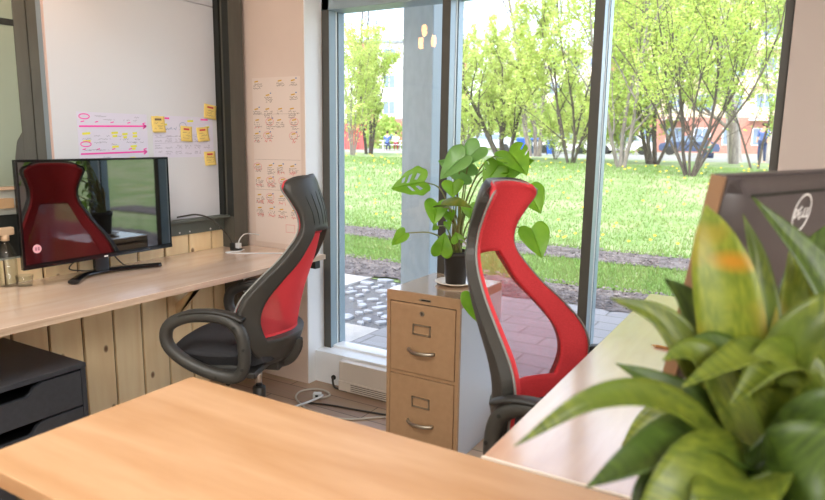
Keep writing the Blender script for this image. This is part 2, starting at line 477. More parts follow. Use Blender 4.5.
bm = B(); box(bm, (-2.853, .2, 1.09), (-2.82, 1.50, 1.13)); struct('trim_17', bm, mat('ledge_wood', '#b3926c', .5), 'wooden ledge on the left wall')
bm = B(); box(bm, (-2.853, .2, 1.165), (-2.83, 1.52, 1.178)); struct('trim_18', bm, mat('ledge_pale', '#c9ab8e', .5), 'thin pale rail on the left wall')

wb = thing('whiteboard', 'large white board on the left wall above the grey tray', 'whiteboard', (XW, 2.168, .93))
bm = B(); box(bm, (.006, -.473, .02), (.022, .468, 1.154), .001, 1); obj('panel', bm, m_board, wb)
bm = B(); box(bm, (.006, -.473, 1.157), (.022, .468, 1.78), .001, 1); obj('panel', bm, m_board, wb)
bm = B(); box(bm, (.004, -.477, .02), (.0215, -.473, 1.78)); obj('edge_strip', bm, mat('peach_edge', '#cdb0a4', .5), wb)

tray = thing('steel_tray', 'dark grey steel tray rail running under the whiteboard', 'tray', (XW, 2.1, .87))
bm = B(); box(bm, (.02, -.47, .002), (.034, .6, .085)); box(bm, (.02, -.47, .075), (.085, .6, .087), .002, 1); obj('rail', bm, m_tray, tray)
for yy in (-.3, .02, .09, .238, .305, .45, .52):
    bm = B(); cyl(bm, (.034, yy, .016), (.0365, yy, .016), .0045, 10); obj('screw', bm, m_logo, tray)

# ------------------------------------------------------------------ writing
def scrib(bm, w, h, x0, z0, amp=.006, step=.006, th=.0018, seed=0):
    """a line of illegible handwriting as a thin ribbon in the local Y-Z plane"""
    r = random.Random(seed); n = max(3, int(w/step)); prev = None
    for k in range(n+1):
        if r.random() < .12: prev = None; continue
        p = (x0+w*k/n, z0+r.uniform(-1, 1)*amp*.5+(amp*.5 if k % 2 else -amp*.5))
        if prev: ribbon(bm, prev, p, th)
        prev = p

def ribbon(bm, a, b, th, d=0.):
    dx, dz = b[0]-a[0], b[1]-a[1]; l = math.hypot(dx, dz) or 1e-6
    nx, nz = -dz/l*th/2, dx/l*th/2
    f = bm.faces.new([bm.verts.new((d, p[0]+s*nx, p[1]+s*nz)) for p, s in ((a, 1), (b, 1), (b, -1), (a, -1))])

def loop(bm, cx, cz, rx, rz, th, n=18, a0=0, a1=2*PI):
    P = [(cx+rx*math.cos(a0+(a1-a0)*k/n), cz+rz*math.sin(a0+(a1-a0)*k/n)) for k in range(n+1)]
    for a, b in zip(P, P[1:]): ribbon(bm, a, b, th)

def patch(bm, y, z, w, h, tilt=0):
    a = [(-w/2, -h/2), (w/2, -h/2), (w/2, h/2), (-w/2, h/2)]
    bm.faces.new([bm.verts.new((0, y+p*math.cos(tilt)-q*math.sin(tilt), z+p*math.sin(tilt)+q*math.cos(tilt))) for p, q in a])

XB = XW+.0225
p1 = thing('paper_sheet', 'wide white timeline sheet with two pink arrows taped to the whiteboard', 'paper', (XB, 1.996, 1.201), 0, 'planning sheets on the whiteboard')
bm = B(); box(bm, (0, -.186, 0), (.0006, .183, .297)); obj('sheet', bm, m_paper, p1)
bm = B()
for z, y1 in ((.232, .178), (.107, .175)):
    ribbon(bm, (-.178, z), (y1, z+.008), .008)
    ribbon(bm, (y1-.02, z+.018), (y1, z+.008), .007); ribbon(bm, (y1-.02, z-.004), (y1, z+.008), .007)
    loop(bm, -.15, z+.045, .026, .011, .005)
    for yy in (-.16, -.09, -.01, .08, .165): patch(bm, yy, z+.022, .018, .005, .2)
scrib(bm, .16, 0, -.16, .045, .02, .02, .004, 3); ribbon(bm, (-.165, .03), (.02, .05), .005)
obj('pink_marks', bm, m_pink, p1, (.0008, 0, 0))
bm = B()
for yy, z, w in ((-.145, .2, .04), (-.145, .165, .038), (.0, .205, .035), (.0, .19, .025), (.055, .2, .03), (.055, .185, .02), (.11, .205, .025), (.11, .19, .025), (.0, .14, .035), (.1, .142, .035), (.1, .13, .02), (-.02, .08, .05), (.09, .085, .03), (-.07, .035, .03), (-.12, .03, .05)):
    patch(bm, yy, z, w, .010, .08)
obj('highlights', bm, m_yel, p1, (.0007, 0, 0))
bm = B()
r = random.Random(5)
for k in range(34):
    scrib(bm, r.uniform(.02, .07), 0, r.uniform(-.17, .12), r.choice([.28, .265, .19, .175, .16, .15, .14, .125, .09, .075, .06, .05, .04]), .005, .005, .0014, 50+k)
obj('handwriting', bm, m_ink, p1, (.0009, 0, 0))

p2 = thing('paper_sheet', 'white handwritten sheet with sticky notes around it on the whiteboard', 'paper', (XB, 2.41, 1.284), 0, 'planning sheets on the whiteboard')
bm = B(); box(bm, (0, -.2, 0), (.0006, .195, .213)); obj('sheet', bm, m_paper, p2)
bm = B()
for yy, w in ((-.12, .05), (.135, .05)): patch(bm, yy, .2, w, .009)
obj('pink_marks', bm, m_pink, p2, (.0008, 0, 0))
bm = B()
for yy, z, w in ((-.125, .168, .03), (.04, .19, .04), (.155, .16, .03), (-.17, .205, .02)): patch(bm, yy, z, w, .010, .05)
obj('highlights', bm, m_yel, p2, (.0007, 0, 0))
bm = B(); loop(bm, -.01, .165, .022, .016, .002)
for k, (yy, z) in enumerate(((-.14, .145), (-.07, .148), (.08, .14))): scrib(bm, .06, 0, yy, z, .012, .006, .002, k)
obj('blue_marks', bm, m_inkb, p2, (.0009, 0, 0))
bm = B(); r = random.Random(9)
for row, z in enumerate((.11, .095, .085, .06, .05, .03, .02)):
    for k in range(6):
        if r.random() < .8: scrib(bm, .042, 0, -.19+k*.063, z, .006, .005, .0014, 200+row*10+k)
ribbon(bm, (-.19, .1), (.1, .12), .001); ribbon(bm, (-.19, .072), (.16, .085), .001)
obj('handwriting', bm, m_ink, p2, (.0009, 0, 0))

def sticky(y0, z0, y1, z1, rot, label, ink, seed):
    t = thing('sticky_note', label, 'sticky note', (XB+.0012, (y0+y1)/2*.992, 1.4+((z0+z1)/2-1.4)*.992), 0, 'yellow sticky notes on the whiteboard')
    t.rotation_euler = (rot, 0, 0)
    w, h = abs(y1-y0)/2, abs(z1-z0)/2
    bm = B(); n = 6
    G = [[V(.001+.012*(max(0, i/n-.3))**2, -w+2*w*j/n, h-2*h*i/n) for j in range(n+1)] for i in range(n+1)]
    shell(bm, G, .0006); obj('note', bm, m_sticky, t)
    bm = B(); patch(bm, 0, h*.6, w*1.0, h*.25); obj('heading', bm, ink, t, (.0022, 0, 0))
    bm = B()
    for k in range(3): scrib(bm, w*1.3, 0, -w*.65, h*(.15-.35*k), .006, .006, .0015, seed+k)
    o = obj('handwriting', bm, m_inkd, t, (.0045, 0, 0)); return t
sticky(2.223, 1.493, 2.303, 1.412, .02, 'yellow sticky note at the left corner of the handwritten sheet', m_inkd, 1)
sticky(2.401, 1.447, 2.476, 1.367, -.06, 'yellow sticky note in the middle of the handwritten sheet with red heading', m_inkr, 11)
sticky(2.51, 1.444, 2.592, 1.368, .08, 'tilted yellow sticky note right of the middle one with red heading', m_inkr, 21)
sticky(2.565, 1.568, 2.652, 1.490, -.12, 'topmost yellow sticky note, highest on the board edge', m_inkr, 31)
sticky(2.556, 1.312, 2.636, 1.236, .03, 'lowest yellow sticky note, by the bottom of the board edge', m_inkr, 41)

ws = thing('wall_chart', 'tall pinkish handwritten chart on the beige wall behind the left chair', 'chart', (-2.528, YB-.001, .80))
ws.rotation_euler = (0, 0, -PI/2)          # local +y runs right along the wall, local +x faces the room
bm = B(); box(bm, (0, -.172, 0), (.0006, .175, .92)); obj('sheet', bm, m_paper2, ws)
r = random.Random(21); bi = B(); by = B(); br_ = B(); bb = B()
for band, (zt, rows) in enumerate(((.90, 3), (.69, 2), (.44, 2), (.27, 2))):
    for row in range(rows):
        z = zt-row*.075
        for k in range(4):
            if r.random() < .85:
                y = -.145+k*.088+r.uniform(-.01, .01)
                patch(by, y, z, .028, .007, .15)
                if r.random() < .6: patch(bb, y+.022, z+.01, .010, .006)
                for q in range(r.randint(2, 4)): scrib(bi, r.uniform(.04, .07), 0, y-.024, z-.014-q*.011, .006, .005, .0019, 300+band*40+row*10+k*3+q)
                if band > 0 and r.random() < .55: scrib(br_, .05, 0, y-.02, z-.04, .012, .006, .003, 700+band*9+k)
                if band > 0 and r.random() < .4: loop(br_, y, z-.01, .03, .02, .0024)
for z in (.72, .47, .30): ribbon(bi, (-.17, z), (.17, z+.004), .001)
loop(br_, .09, .09, .045, .03, .002, 4, PI/4, PI/4+2*PI)
obj('handwriting', bi, m_inkd, ws, (.0009, 0, 0)); obj('yellow_marks', by, m_inky, ws, (.0008, 0, 0))
obj('red_marks', br_, m_inkp, ws, (.0010, 0, 0)); obj('blue_marks', bb, m_inkb, ws, (.0009, 0, 0))

for o in C.objects:
    if o.name.split('.')[0] in ('handwriting', 'highlights', 'yellow_marks', 'pink_marks', 'red_marks', 'blue_marks'): o['kind'] = 'stuff'
# ------------------------------------------------------------------ desks
DZ = .77
ld = thing('built_in_desk', 'long pale plywood desk along the left wall under the whiteboard', 'desk', (-2.515, 1.3, 0))
bm = B(); box(bm, (-.315, -1.6, DZ-.026), (.322, YB-1.3-.002, DZ), .0015, 1); obj('worktop', bm, m_birch_d, ld)
bm = B(); box(bm, (.3222, -1.6, DZ-.0262), (.3245, YB-1.3-.002, DZ-.0008)); obj('front_edge', bm, m_ply, ld)
bm = B(); box(bm, (.06, YB-1.3-.06, DZ-.075), (.30, YB-1.3-.02, DZ-.026)); obj('end_bracket', bm, m_steel_d, ld)
bm = B(); prism(bm, [(.02, DZ-.027), (-.045, DZ-.027), (-.32, .42), (-.32, .50)], 1, 1.0, 1.035)
prism(bm, [(.0, DZ-.027), (-.315, DZ-.027), (-.315, DZ-.06), (.0, DZ-.06)], 1, 1.0, 1.035); obj('brace', bm, m_pine, ld)
bm = B(); prism(bm, [(.02, DZ-.027), (-.045, DZ-.027), (-.32, .42), (-.32, .50)], 1, -.9, -.865); obj('brace', bm, m_pine, ld)
bm = B(); lathe(bm, [(0, DZ), (.034, DZ), (.034, DZ+.004), (.026, DZ+.006), (0, DZ+.006)], 20, (-.175, 1.315, 0)); obj('grommet', bm, m_steel_d, ld)

mt = thing('table', 'warm birch table in the foreground', 'table', (.4, .86, 0))
bm = B(); box(bm, (-1.738, -.268, DZ-.035), (1.6, .268, DZ), .003, 2); obj('tabletop', bm, m_birch, mt)
for sx in (-1.66, 1.5):
    for sy in (-.2, .2):
        bm = B(); box(bm, (sx-.025, sy-.025, 0), (sx+.025, sy+.025, DZ-.036), .003, 1); obj('leg', bm, m_steel_d, mt)
bm = B(); box(bm, (-1.64, -.215, DZ-.085), (1.48, -.19, DZ-.036)); box(bm, (-1.64, .19, DZ-.085), (1.48, .215, DZ-.036)); obj('apron', bm, m_steel_d, mt)

rd = thing('side_desk', 'pale birch desk running from the foreground table to the window', 'desk', (0, 1.98, 0))
bm = B(); box(bm, (-.499, -.842, DZ-.03), (.72, .846, DZ), .002, 1); obj('worktop', bm, m_birch_r, rd)
bm = B(); box(bm, (-.4992, -.8475, DZ-.035), (.72, -.8422, DZ+.0006)); obj('edge_band', bm, mat('white_edging', '#efe2d2', .4), rd)
for sx in (-.42, .64):
    for sy in (-.7, .7):
        bm = B(); box(bm, (sx-.02, sy-.02, 0), (sx+.02, sy+.02, DZ-.036), .003, 1); obj('leg', bm, m_steel_d, rd)

# pencil on the side desk
pc = thing('pencil', 'wooden pencil lying on the side desk behind the leaves', 'pencil', (-.355, 2.077, DZ), -.12)
bm = B(); tube(bm, [(.018, 0, .0045), (.19, 0, .0045)], .0045, 6); obj('barrel', bm, mat('pencil_wood', '#c48f58', .4), pc)
bm = B(); tube(bm, [(.005, 0, .0045), (.018, 0, .0045)], [.0012, .0045], 6); obj('sharpened_end', bm, mat('bare_wood', '#d9ac78', .6), pc)
bm = B(); tube(bm, [(0, 0, .0042), (.005, 0, .0045)], [.0003, .0012], 6); obj('lead', bm, m_steel_d, pc)

# drawer unit under the left desk
du = thing('drawer_unit', 'black drawer unit with cut-out grips under the left desk', 'drawer unit', (-2.45, 1.125, 0))
HD = .58; W2 = .235
bm = B()
box(bm, (-.27, -W2, 0), (.27, -W2+.018, HD-.018)); box(bm, (-.27, W2-.018, 0), (.27, W2, HD-.018)); box(bm, (-.27, -W2, 0), (-.255, W2, HD-.018)); box(bm, (-.27, -W2, 0), (.26, W2, .03))
obj('carcass', bm, m_drawer, du)
bm = B(); box(bm, (-.27, -W2, HD-.018), (.275, W2, HD), .0015, 1); obj('top_panel', bm, m_drawer, du)
dh = .138
for k in range(4):
    z1 = HD-.022-k*dh; z0 = z1-dh+.004
    if z0 < .03: break
    bm = B()
    poly = [(-W2+.021, z0), (W2-.021, z0), (W2-.021, z1-.004), (.075, z1-.004), (.045, z1-.014), (.035, z1-.032), (.02, z1-.042), (-.11, z1-.042), (-.125, z1-.032), (-.135, z1-.014), (-.165, z1-.004), (-W2+.021, z1-.004)]
    prism(bm, poly, 0, .256, .272, bevel=.001)
    d = obj('drawer', bm, m_drawer, du)
    bm = B(); box(bm, (-.24, -W2+.024, z0+.004), (.255, W2-.024, z0+.012)); box(bm, (-.24, -W2+.024, z0), (.255, -W2+.03, z1-.05)); box(bm, (-.24, W2-.03, z0), (.255, W2-.024, z1-.05)); box(bm, (-.245, -W2+.024, z0), (-.238, W2-.024, z1-.05))
    o = obj('drawer_box', bm, m_inner, d)
# ------------------------------------------------------------------ office chairs
#        z     xc     half   wrap   hole
BACK = [(.475, -.125, .140, .030, .50), (.525, -.158, .205, .085, .64), (.60, -.184, .250, .135, .76), (.68, -.200, .270, .175, .78),
        (.76, -.220, .266, .175, .77), (.84, -.247, .232, .140, .73), (.91, -.272, .187, .100, .68), (.97, -.288, .154, .072, .66), (1.01, -.296, .133, .058, .62),
        (1.05, -.298, .122, .052, .58), (1.10, -.292, .124, .055, .1), (1.15, -.279, .139, .066, .03), (1.19, -.266, .151, .073, .03),
        (1.217, -.257, .151, .073, .03), (1.234, -.249, .137, .065, .03), (1.244, -.244, .112, .052, .03)]
ZB0, ZB1 = BACK[0][0], BACK[-1][0]

def back_grid(off, inset, nz=46, n1=7, n2=8, z0=ZB0, z1=ZB1):
    G = []
    for i in range(nz+1):
        z = z0+(z1-z0)*i/nz
        xc, w, k, h = interp(BACK, z); w *= inset
        us = [-1+(1-h)*j/n1 for j in range(n1)]+[-h+2*h*j/n2 for j in range(n2)]+[h+(1-h)*j/n1 for j in range(n1+1)]
        top = .02*max(0, (z-1.165)/.08)
        G.append([V(xc+off+k*u*u, w*u, z-top*u*u*u*u) for u in us])
    return G

def make_chair(label, cover, group, back_up=0.):
    t = thing('office_chair', label, 'chair', (0, 0, 0), 0, group)
    nz, n1, n2 = 46, 7, 8
    G = back_grid(0, 1.)
    zs = [ZB0+(ZB1-ZB0)*i/nz for i in range(nz+1)]
    hole = lambda i, j: n1 <= j < n1+n2 and .585 < zs[i]+.004 and zs[i] < 1.02
    bm = B(); shell(bm, G, lambda i, j: .022 if zs[i] > 1.03 else .03, lambda i, j: not hole(i, j))
    sh = obj('back_shell', bm, m_blackg, t)
    # slots moulded in the rear of the headrest
    bm = B()
    for k in range(7):
        u = -.66+1.32*k/6; P = []
        za = 1.19-.03*abs(u); zb = 1.05
        for s in range(9):
            z = za+(zb-za)*s/8; xc, w, kk, h = interp(BACK, z); uu = u*(1-.0*s)
            P.append(V(xc+kk*uu*uu-.0115, w*uu, z))
        tube(bm, P, [.0015]+[.005]*7+[.0015], 6, up=V(1, 0, 0), r2=[.001]+[.0016]*7+[.001])
    obj('headrest_slots', bm, m_steel_d, sh)
    # red cover on the front: closely knitted where the shell backs it, open mesh across the opening
    F = back_grid(.017, .90, z0=ZB0+.015, z1=ZB1-.004)
    zf = [ZB0+.015+(ZB1-ZB0-.019)*i/nz for i in range(nz+1)]
    fh = lambda i, j: n1 <= j < n1+n2 and .598 < zf[i]+.004 and zf[i] < 1.01
    bm = B(); shell(bm, F, lambda i, j: .004 if fh(i, j) else .014, lambda i, j: not fh(i, j)); obj('back_cover', bm, m_red, t)
    bm = B()
    for i in range(nz):
        for j in range(n1, n1+n2):
            if fh(i, j):
                f = bm.faces.new([bm.verts.new(F[a][b_]) for a, b_ in ((i, j), (i+1, j), (i+1, j+1), (i, j+1))]); f.smooth = True
    bmesh.ops.remove_doubles(bm, verts=bm.verts, dist=1e-5)
    obj('mesh_panel', bm, cover, t)
    P = back_grid(.015, .955, z0=ZB0+.01, z1=ZB1-.003)
    loop_ = [P[i][0] for i in range(nz+1)]+P[nz][1:-1]+[P[i][-1] for i in range(nz, -1, -1)]
    bm = B(); tube(bm, loop_, .0035, 6); obj('piping', bm, m_gray, t)
    for o in (sh, ) + tuple(c for c in t.children if c.name.startswith(('back_cover', 'mesh_panel', 'piping'))): o.location.z = back_up
    # spine that carries the back
    bm = B(); tube(bm, catmull([V(-.168, 0, .55), V(-.165, 0, .51), V(-.13, 0, .46), V(-.06, 0, .44), V(.05, 0, .44)], 5), .035, 10, up=V(0, 1, 0), r2=.02)
    obj('back_bracket', bm, m_blackg, t)
    # seat
    G = []; n = 20
    def sgrid(w, d, z, dome, edge):
        g = []
        for i in range(n+1):
            a = -1+2*i/n; row = []
            for j in range(n+1):
                b_ = -1+2*j/n
                x, y = a*math.sqrt(1-.42*b_*b_), b_*math.sqrt(1-.42*a*a)
                r2 = min(1, (abs(a)**4+abs(b_)**4))
                zz = z+dome*(1-r2)-edge*r2-.025*max(0, a-.5)**2*3+.03*max(0, -a-.5)
                row.append(V(.085+x*d, y*w, zz))
            g.append(row)
        return g
    bm = B(); shell(bm, sgrid(.262, .238, .523, .03, .01), .06); obj('seat', bm, m_blackfab, t)
    bm = B(); shell(bm, sgrid(.255, .234, .480, .0, -.012), .022); obj('seat_pan', bm, m_blackg, t)
    # armrest loops
    for s in (-1, 1):
        y = s*.285
        Q = catmull([V(-.06, y, 0.570), V(-.045, y, 0.650), V(.0, y, 0.693), V(.07, y, 0.707), V(.18, y, 0.697), V(.25, y*1.02, 0.657), V(.255, y*1.02, 0.585),
                     V(.19, y, 0.520), V(.085, y, 0.477), V(-.01, y, 0.463), V(-.05, y, 0.492)], 5, closed=True)
        bm = B(); tube(bm, Q, .025, 12, closed=True, up=V(0, s, 0), r2=.026)
        for x, z in ((-.058, .505), (.05, .468), (-.066, .585), (-.03, .672)):
            cyl(bm, (x, y+s*.018, z), (x, y+s*.0275, z), .006, 10, mi=1)
        a = obj('armrest', bm, [m_blackg, m_steel_d], t)
        bm = B(); box(bm, (-.10, min(y, s*.1), .462), (.10, max(y, s*.1), .486), .004, 1); obj('arm_mount', bm, m_black, a)
        bm = B(); tube(bm, catmull([V(-.06, y, 0.697), V(-.01, y, 0.717), V(.06, y, 0.727), V(.15, y, 0.721), V(.20, y, 0.703)], 5), .026, 10, up=V(0, 0, 1), r2=.010); obj('arm_pad', bm, m_black, a)
    # mechanism, gas lift, star base
    bm = B(); box(bm, (-.12, -.07, .42), (.12, .07, .468), .008, 2); obj('tilt_mechanism', bm, m_black, t)
    bm = B(); tube(bm, [(.02, .07, .445), (.02, .2, .44), (.02, .27, .43)], [.006, .006, .010], 8); obj('lever', bm, m_black, t)
    bm = B(); cyl(bm, (0, 0, .30), (0, 0, .43), .014, 20); lv = obj('gas_lift', bm, m_chrome, t)
    bm = B(); lathe(bm, [(0, .08), (.028, .08), (.028, .315), (.024, .32), (.014, .32)], 20); obj('lift_sleeve', bm, m_black, lv)
    bm = B(); lathe(bm, [(0, .07), (.05, .075), (.05, .115), (.036, .135), (0, .135)], 20); obj('base_hub', bm, m_black, t)
    for k in range(5):
        a = 2*PI*k/5+.5; c, s_ = math.cos(a), math.sin(a)
        bm = B(); P = [V(.03*c, .03*s_, .105), V(.16*c, .16*s_, .105), V(.30*c, .30*s_, .078)]
        tube(bm, P, [.028, .024, .018], 10, up=V(0, 0, 1), r2=[.02, .016, .011]); lg = obj('base_leg', bm, m_black, t)
        bm = B()
        for e in (-1, 1):
            q = V(.30*c-e*.012*s_, .30*s_+e*.012*c, .027); d = V(-s_, c, 0)*.008
            cyl(bm, q-d, q+d, .027, 16)
        cyl(bm, (.30*c, .30*s_, .03), (.30*c, .30*s_, .08), .006, 8); obj('caster', bm, m_blackg, lg)
    return t

m_sheer1 = sheer('red_mesh_closed', '#f04a54', .72)
m_sheer2 = sheer('red_mesh_open', '#dd3038', .40)
ch1 = make_chair('black office chair with red mesh back seen from behind at the left desk', m_sheer1, 'red and black office chairs')
ch1.location = (-1.96, 2.015, 0); ch1.rotation_euler = (0, 0, math.radians(202))
ch2 = make_chair('office chair showing its red front, turned to the side desk beside the filing cabinet', m_sheer2, 'red and black office chairs', .035)
ch2.location = (-.57, 1.845, .03); ch2.rotation_euler = (0, 0, math.radians(-6))
ch2.location.z = 0

# ------------------------------------------------------------------ filing cabinet
fc = thing('filing_cabinet', 'tan two-drawer metal filing cabinet with a potted plant on top', 'cabinet', (-1.3615, 2.404, 0))
CW, CD, CH = .1835, .438, .735
bm = B(); box(bm, (-CW, .012, .0), (-CW+.012, CD, CH-.03)); box(bm, (-CW, CD-.01, 0), (CW, CD, CH-.03)); box(bm, (-CW+.01, .03, 0), (CW-.004, CD-.01, .06))
box(bm, (-CW, 0, 0), (-CW+.018, .014, CH-.03)); box(bm, (CW-.018, 0, 0), (CW, .014, CH-.03)); box(bm, (-CW+.018, .0, 0), (CW-.018, .014, .045)); box(bm, (-CW+.018, .002, .353), (CW-.018, .014, .367)); box(bm, (-CW+.018, .012, .05), (CW-.018, .016, CH-.03), mi=1)
obj('carcass', bm, [m_tan, m_inner], fc)
bm = B(); box(bm, (CW-.012, .0145, .0), (CW+.0008, CD, CH-.03)); obj('side_panel', bm, m_tan_side, fc)
bm = B(); box(bm, (-CW, -.001, CH-.045), (CW, .0, CH)); box(bm, (-CW, 0, CH-.045), (CW+.001, CD, CH-.0005), .004, 2); obj('top', bm, [m_tan], fc)
bm = B(); box(bm, (-CW+.004, .006, CH-.001), (CW-.004, CD-.004, CH+.0006)); obj('top_sheet', bm, m_tan_top, fc)
bm = B(); box(bm, (-.015, -.0035, CH-.032), (.042, -.001, CH-.021), .001, 1); npl = obj('name_plate', bm, m_nickel, fc)
bm = B(); box(bm, (-.004, -.0042, CH-.029), (.039, -.0036, CH-.024)); obj('plate_band', bm, m_steel_d, npl)
bm = B(); cyl(bm, (-.0, -.006, CH-.088), (-.0, 0.004, CH-.088), .0115, 20); lk = obj('lock', bm, m_nickel, fc)
bm = B(); box(bm, (-.0015, -.0068, CH-.094), (.0015, -.0062, CH-.082)); obj('key_slot', bm, m_steel_d, lk)
for z0, z1 in ((.369, CH-.05), (.048, .350)):
    bm = B(); box(bm, (-CW+.021, -.003, z0), (CW-.021, .012, z1), .003, 2); dr = obj('drawer', bm, m_tan, fc)
    zc = z1-.112
    bm = B()
    box(bm, (-.045, -.008, zc+.019), (.045, -.003, zc+.024)); box(bm, (-.045, -.008, zc-.024), (.045, -.003, zc-.019)); box(bm, (-.045, -.008, zc-.024), (-.039, -.003, zc+.024)); box(bm, (.039, -.008, zc-.024), (.045, -.003, zc+.024))
    obj('label_holder', bm, m_nickel, dr)
    zh = z1-.212
    bm = B(); tube(bm, catmull([V(-.062, -.002, zh+.006), V(-.06, -.014, zh+.006), V(-.035, -.026, zh), V(0, -.029, zh-.001), (.035, -.026, zh), (.06, -.014, zh+.002), V(.062, -.002, zh+.002)], 5), .0065, 10, up=V(0, 0, 1), r2=.0085)
    obj('handle', bm, m_nickel, dr)

# ------------------------------------------------------------------ saucer, pot, monstera
sc = thing('saucer', 'pale saucer under the dark flowerpot on the filing cabinet', 'saucer', (-1.335, 2.665, CH+.0008))
bm = B(); lathe(bm, [(0, 0), (.06, 0), (.095, .012), (.097, .014), (.094, .016), (.058, .005), (0, .005)], 32); obj('dish', bm, m_ceramic, sc)
mp_ = thing('potted_monstera', 'leafy green monstera in a dark pot standing on the filing cabinet', 'plant', (-1.335, 2.665, CH+.006))
PT = V(-1.335, 2.665, CH+.006)
bm = B(); lathe(bm, [(0, 0), (.047, 0), (.057, .125), (.062, .127), (.062, .152), (.057, .152), (.052, .12), (0, .12)], 28); obj('pot', bm, m_pot, mp_)
bm = B(); lathe(bm, [(0, .134), (.03, .136), (.054, .128)], 24); obj('soil', bm, m_soil, mp_)
HEART = [(0., -.015, .0), (.06, -.10, .10), (.14, -.16, .24), (.24, -.13, .39), (.34, -.02, .48), (.45, .12, .52), (.56, .28, .50), (.67, .46, .42), (.78, .64, .31), (.88, .81, .18), (.95, .92, .08), (1., 1.0, .0)]
def heart_leaf(bm, A, T, width, nrm, kind=0, seed=0):
    r = random.Random(seed)
    d = T-A; Ln = d.length; d.normalize()
    n = (nrm-d*nrm.dot(d)).normalized(); s = d.cross(n).normalized()
    na, nc = 26, 8; drop = .10+.1*r.random(); fold = .22+.12*r.random()
    for side in (-1, 1):
        G = []
        for i in range(na+1):
            a = i/na; ox, oy = interp([(h[0], h[1], h[2]) for h in HEART], a)
            if kind == 1: oy *= 1-.05*math.sin(a*25)
            mx = max(0., (a-.05)/.95); row = []
            for j in range(nc+1):
                c = j/nc; x = mx+(ox-mx)*c; y = oy*c
                z = y*fold-drop*x*x-.10*y*y+.012*math.sin(a*14+side)*c
                row.append(A+d*(x*Ln)+s*(side*y*width)+n*(z*Ln))
            G.append(row)
        def keep(i, j):
            if kind == 1:
                if 8 <= i <= 9 and 2 <= j < 5: return False
                if 13 <= i <= 14 and 1 <= j < 5: return False
                if side > 0 and 17 <= i <= 18 and 2 <= j < 5: return False
            if kind == 2 and i in (10, 15) and j >= 5: return False
            return True
        shell(bm, G, .0012, keep)

def petiole(P, r0=.0042, r1=.0028):
    bm = B(); Q = catmull(P, 7); n = len(Q); tube(bm, Q, [r0+(r1-r0)*i/(n-1) for i in range(n)], 8); return bm

MONSTERA = [
    ((-1.42, 2.5, 1.213), (-1.54, 2.42, 1.189), 0.135, 1), ((-1.209, 2.47, 1.331), (-1.307, 2.42, 1.243), 0.135, 0),
    ((-1.246, 2.6, 1.242), (-1.417, 2.6, 1.315), 0.100, 0), ((-1.094, 2.55, 1.292), (-1.132, 2.5, 1.209), 0.105, 2),
    ((-1.044, 2.52, 1.359), (-0.927, 2.45, 1.277), 0.155, 2), ((-1.097, 2.58, 1.274), (-0.946, 2.55, 1.321), 0.130, 0),
    ((-1.303, 2.55, 1.215), (-1.286, 2.52, 1.153), 0.095, 0), ((-1.363, 2.52, 1.122), (-1.344, 2.46, 1.037), 0.105, 0),
    ((-1.296, 2.45, 1.115), (-1.146, 2.4, 1.149), 0.095, 3), ((-1.354, 2.55, 0.892), (-1.336, 2.55, 0.988), 0.095, 0),
    ((-1.296, 2.6, 0.945), (-1.307, 2.6, 0.989), 0.065, 0), ((-1.483, 2.45, 0.987), (-1.537, 2.42, 0.932), 0.062, 0),
    ((-0.929, 2.45, 1.214), (-0.845, 2.4, 1.129), 0.115, 0), ((-0.886, 2.4, 1.072), (-0.814, 2.36, 0.963), 0.120, 0),
    ((-1.097, 2.34, 0.797), (-1.057, 2.32, 0.679), 0.125, 0), ((-1.242, 2.6, 1.115), (-1.22, 2.58, 1.052), 0.080, 0),
    ((-1.334, 2.58, 1.079), (-1.318, 2.56, 1.033), 0.055, 0), ((-1.377, 2.55, 1.016), (-1.397, 2.54, 0.998), 0.035, 0),
    ((-1.327, 2.55, 1.038), (-1.311, 2.54, 1.005), 0.035, 0), ((-1.156, 2.5, 1.369), (-1.217, 2.46, 1.298), 0.125, 0)]
rr = random.Random(3)
for k, (a, t_, w, kind) in enumerate(MONSTERA):
    A, T = Vector(a)-PT, Vector(t_)-PT
    A = A+(T-A)*(.10 if k in (4, 5, 12, 13, 14) else 0); w *= .86 if k in (4, 5, 14) else 1
    nrm = V(.35+rr.uniform(-.25, .25), -.85, .45+rr.uniform(-.25, .25))
    if kind == 3: nrm = V(.1, -.35, .95)
    if k in (1, 19): nrm = V(.1, -.75, .7)
    bm = B(); heart_leaf(bm, A, T, w, nrm, kind, 60+k)
    lf = obj('leaf', bm, m_leaf_d if kind == 3 else (m_leaf_p if k in (1, 2, 19) else m_leaf), mp_)
    b0 = V(rr.uniform(-.022, .022), rr.uniform(-.022, .022), .130)
    h = A.z-b0.z
    if h > .06: mid = [b0+V((A.x-b0.x)*.12, (A.y-b0.y)*.12, h*.45), b0+V((A.x-b0.x)*.5, (A.y-b0.y)*.5, h*.86+.01)]
    else: mid = [b0+V((A.x-b0.x)*.2, (A.y-b0.y)*.3, .09), b0+V((A.x-b0.x)*.65, (A.y-b0.y)*.65, max(.07, h+.06))]
    obj('petiole', petiole([b0]+mid+[A]), m_stem, lf)
bm = B()
for k in range(5):
    a = k*1.3; P = [V(.012*math.cos(a), .012*math.sin(a), .125), V(.02*math.cos(a), .02*math.sin(a), .17), V(.022*math.cos(a+.5), .022*math.sin(a+.5), .25+.03*k)]
    tube(bm, catmull(P, 5), .0055, 8)
obj('stem', bm, mat('brown_stem', '#7a6238', .7, col2='#8c8a4a', scale=(30, 30, 30)), mp_)

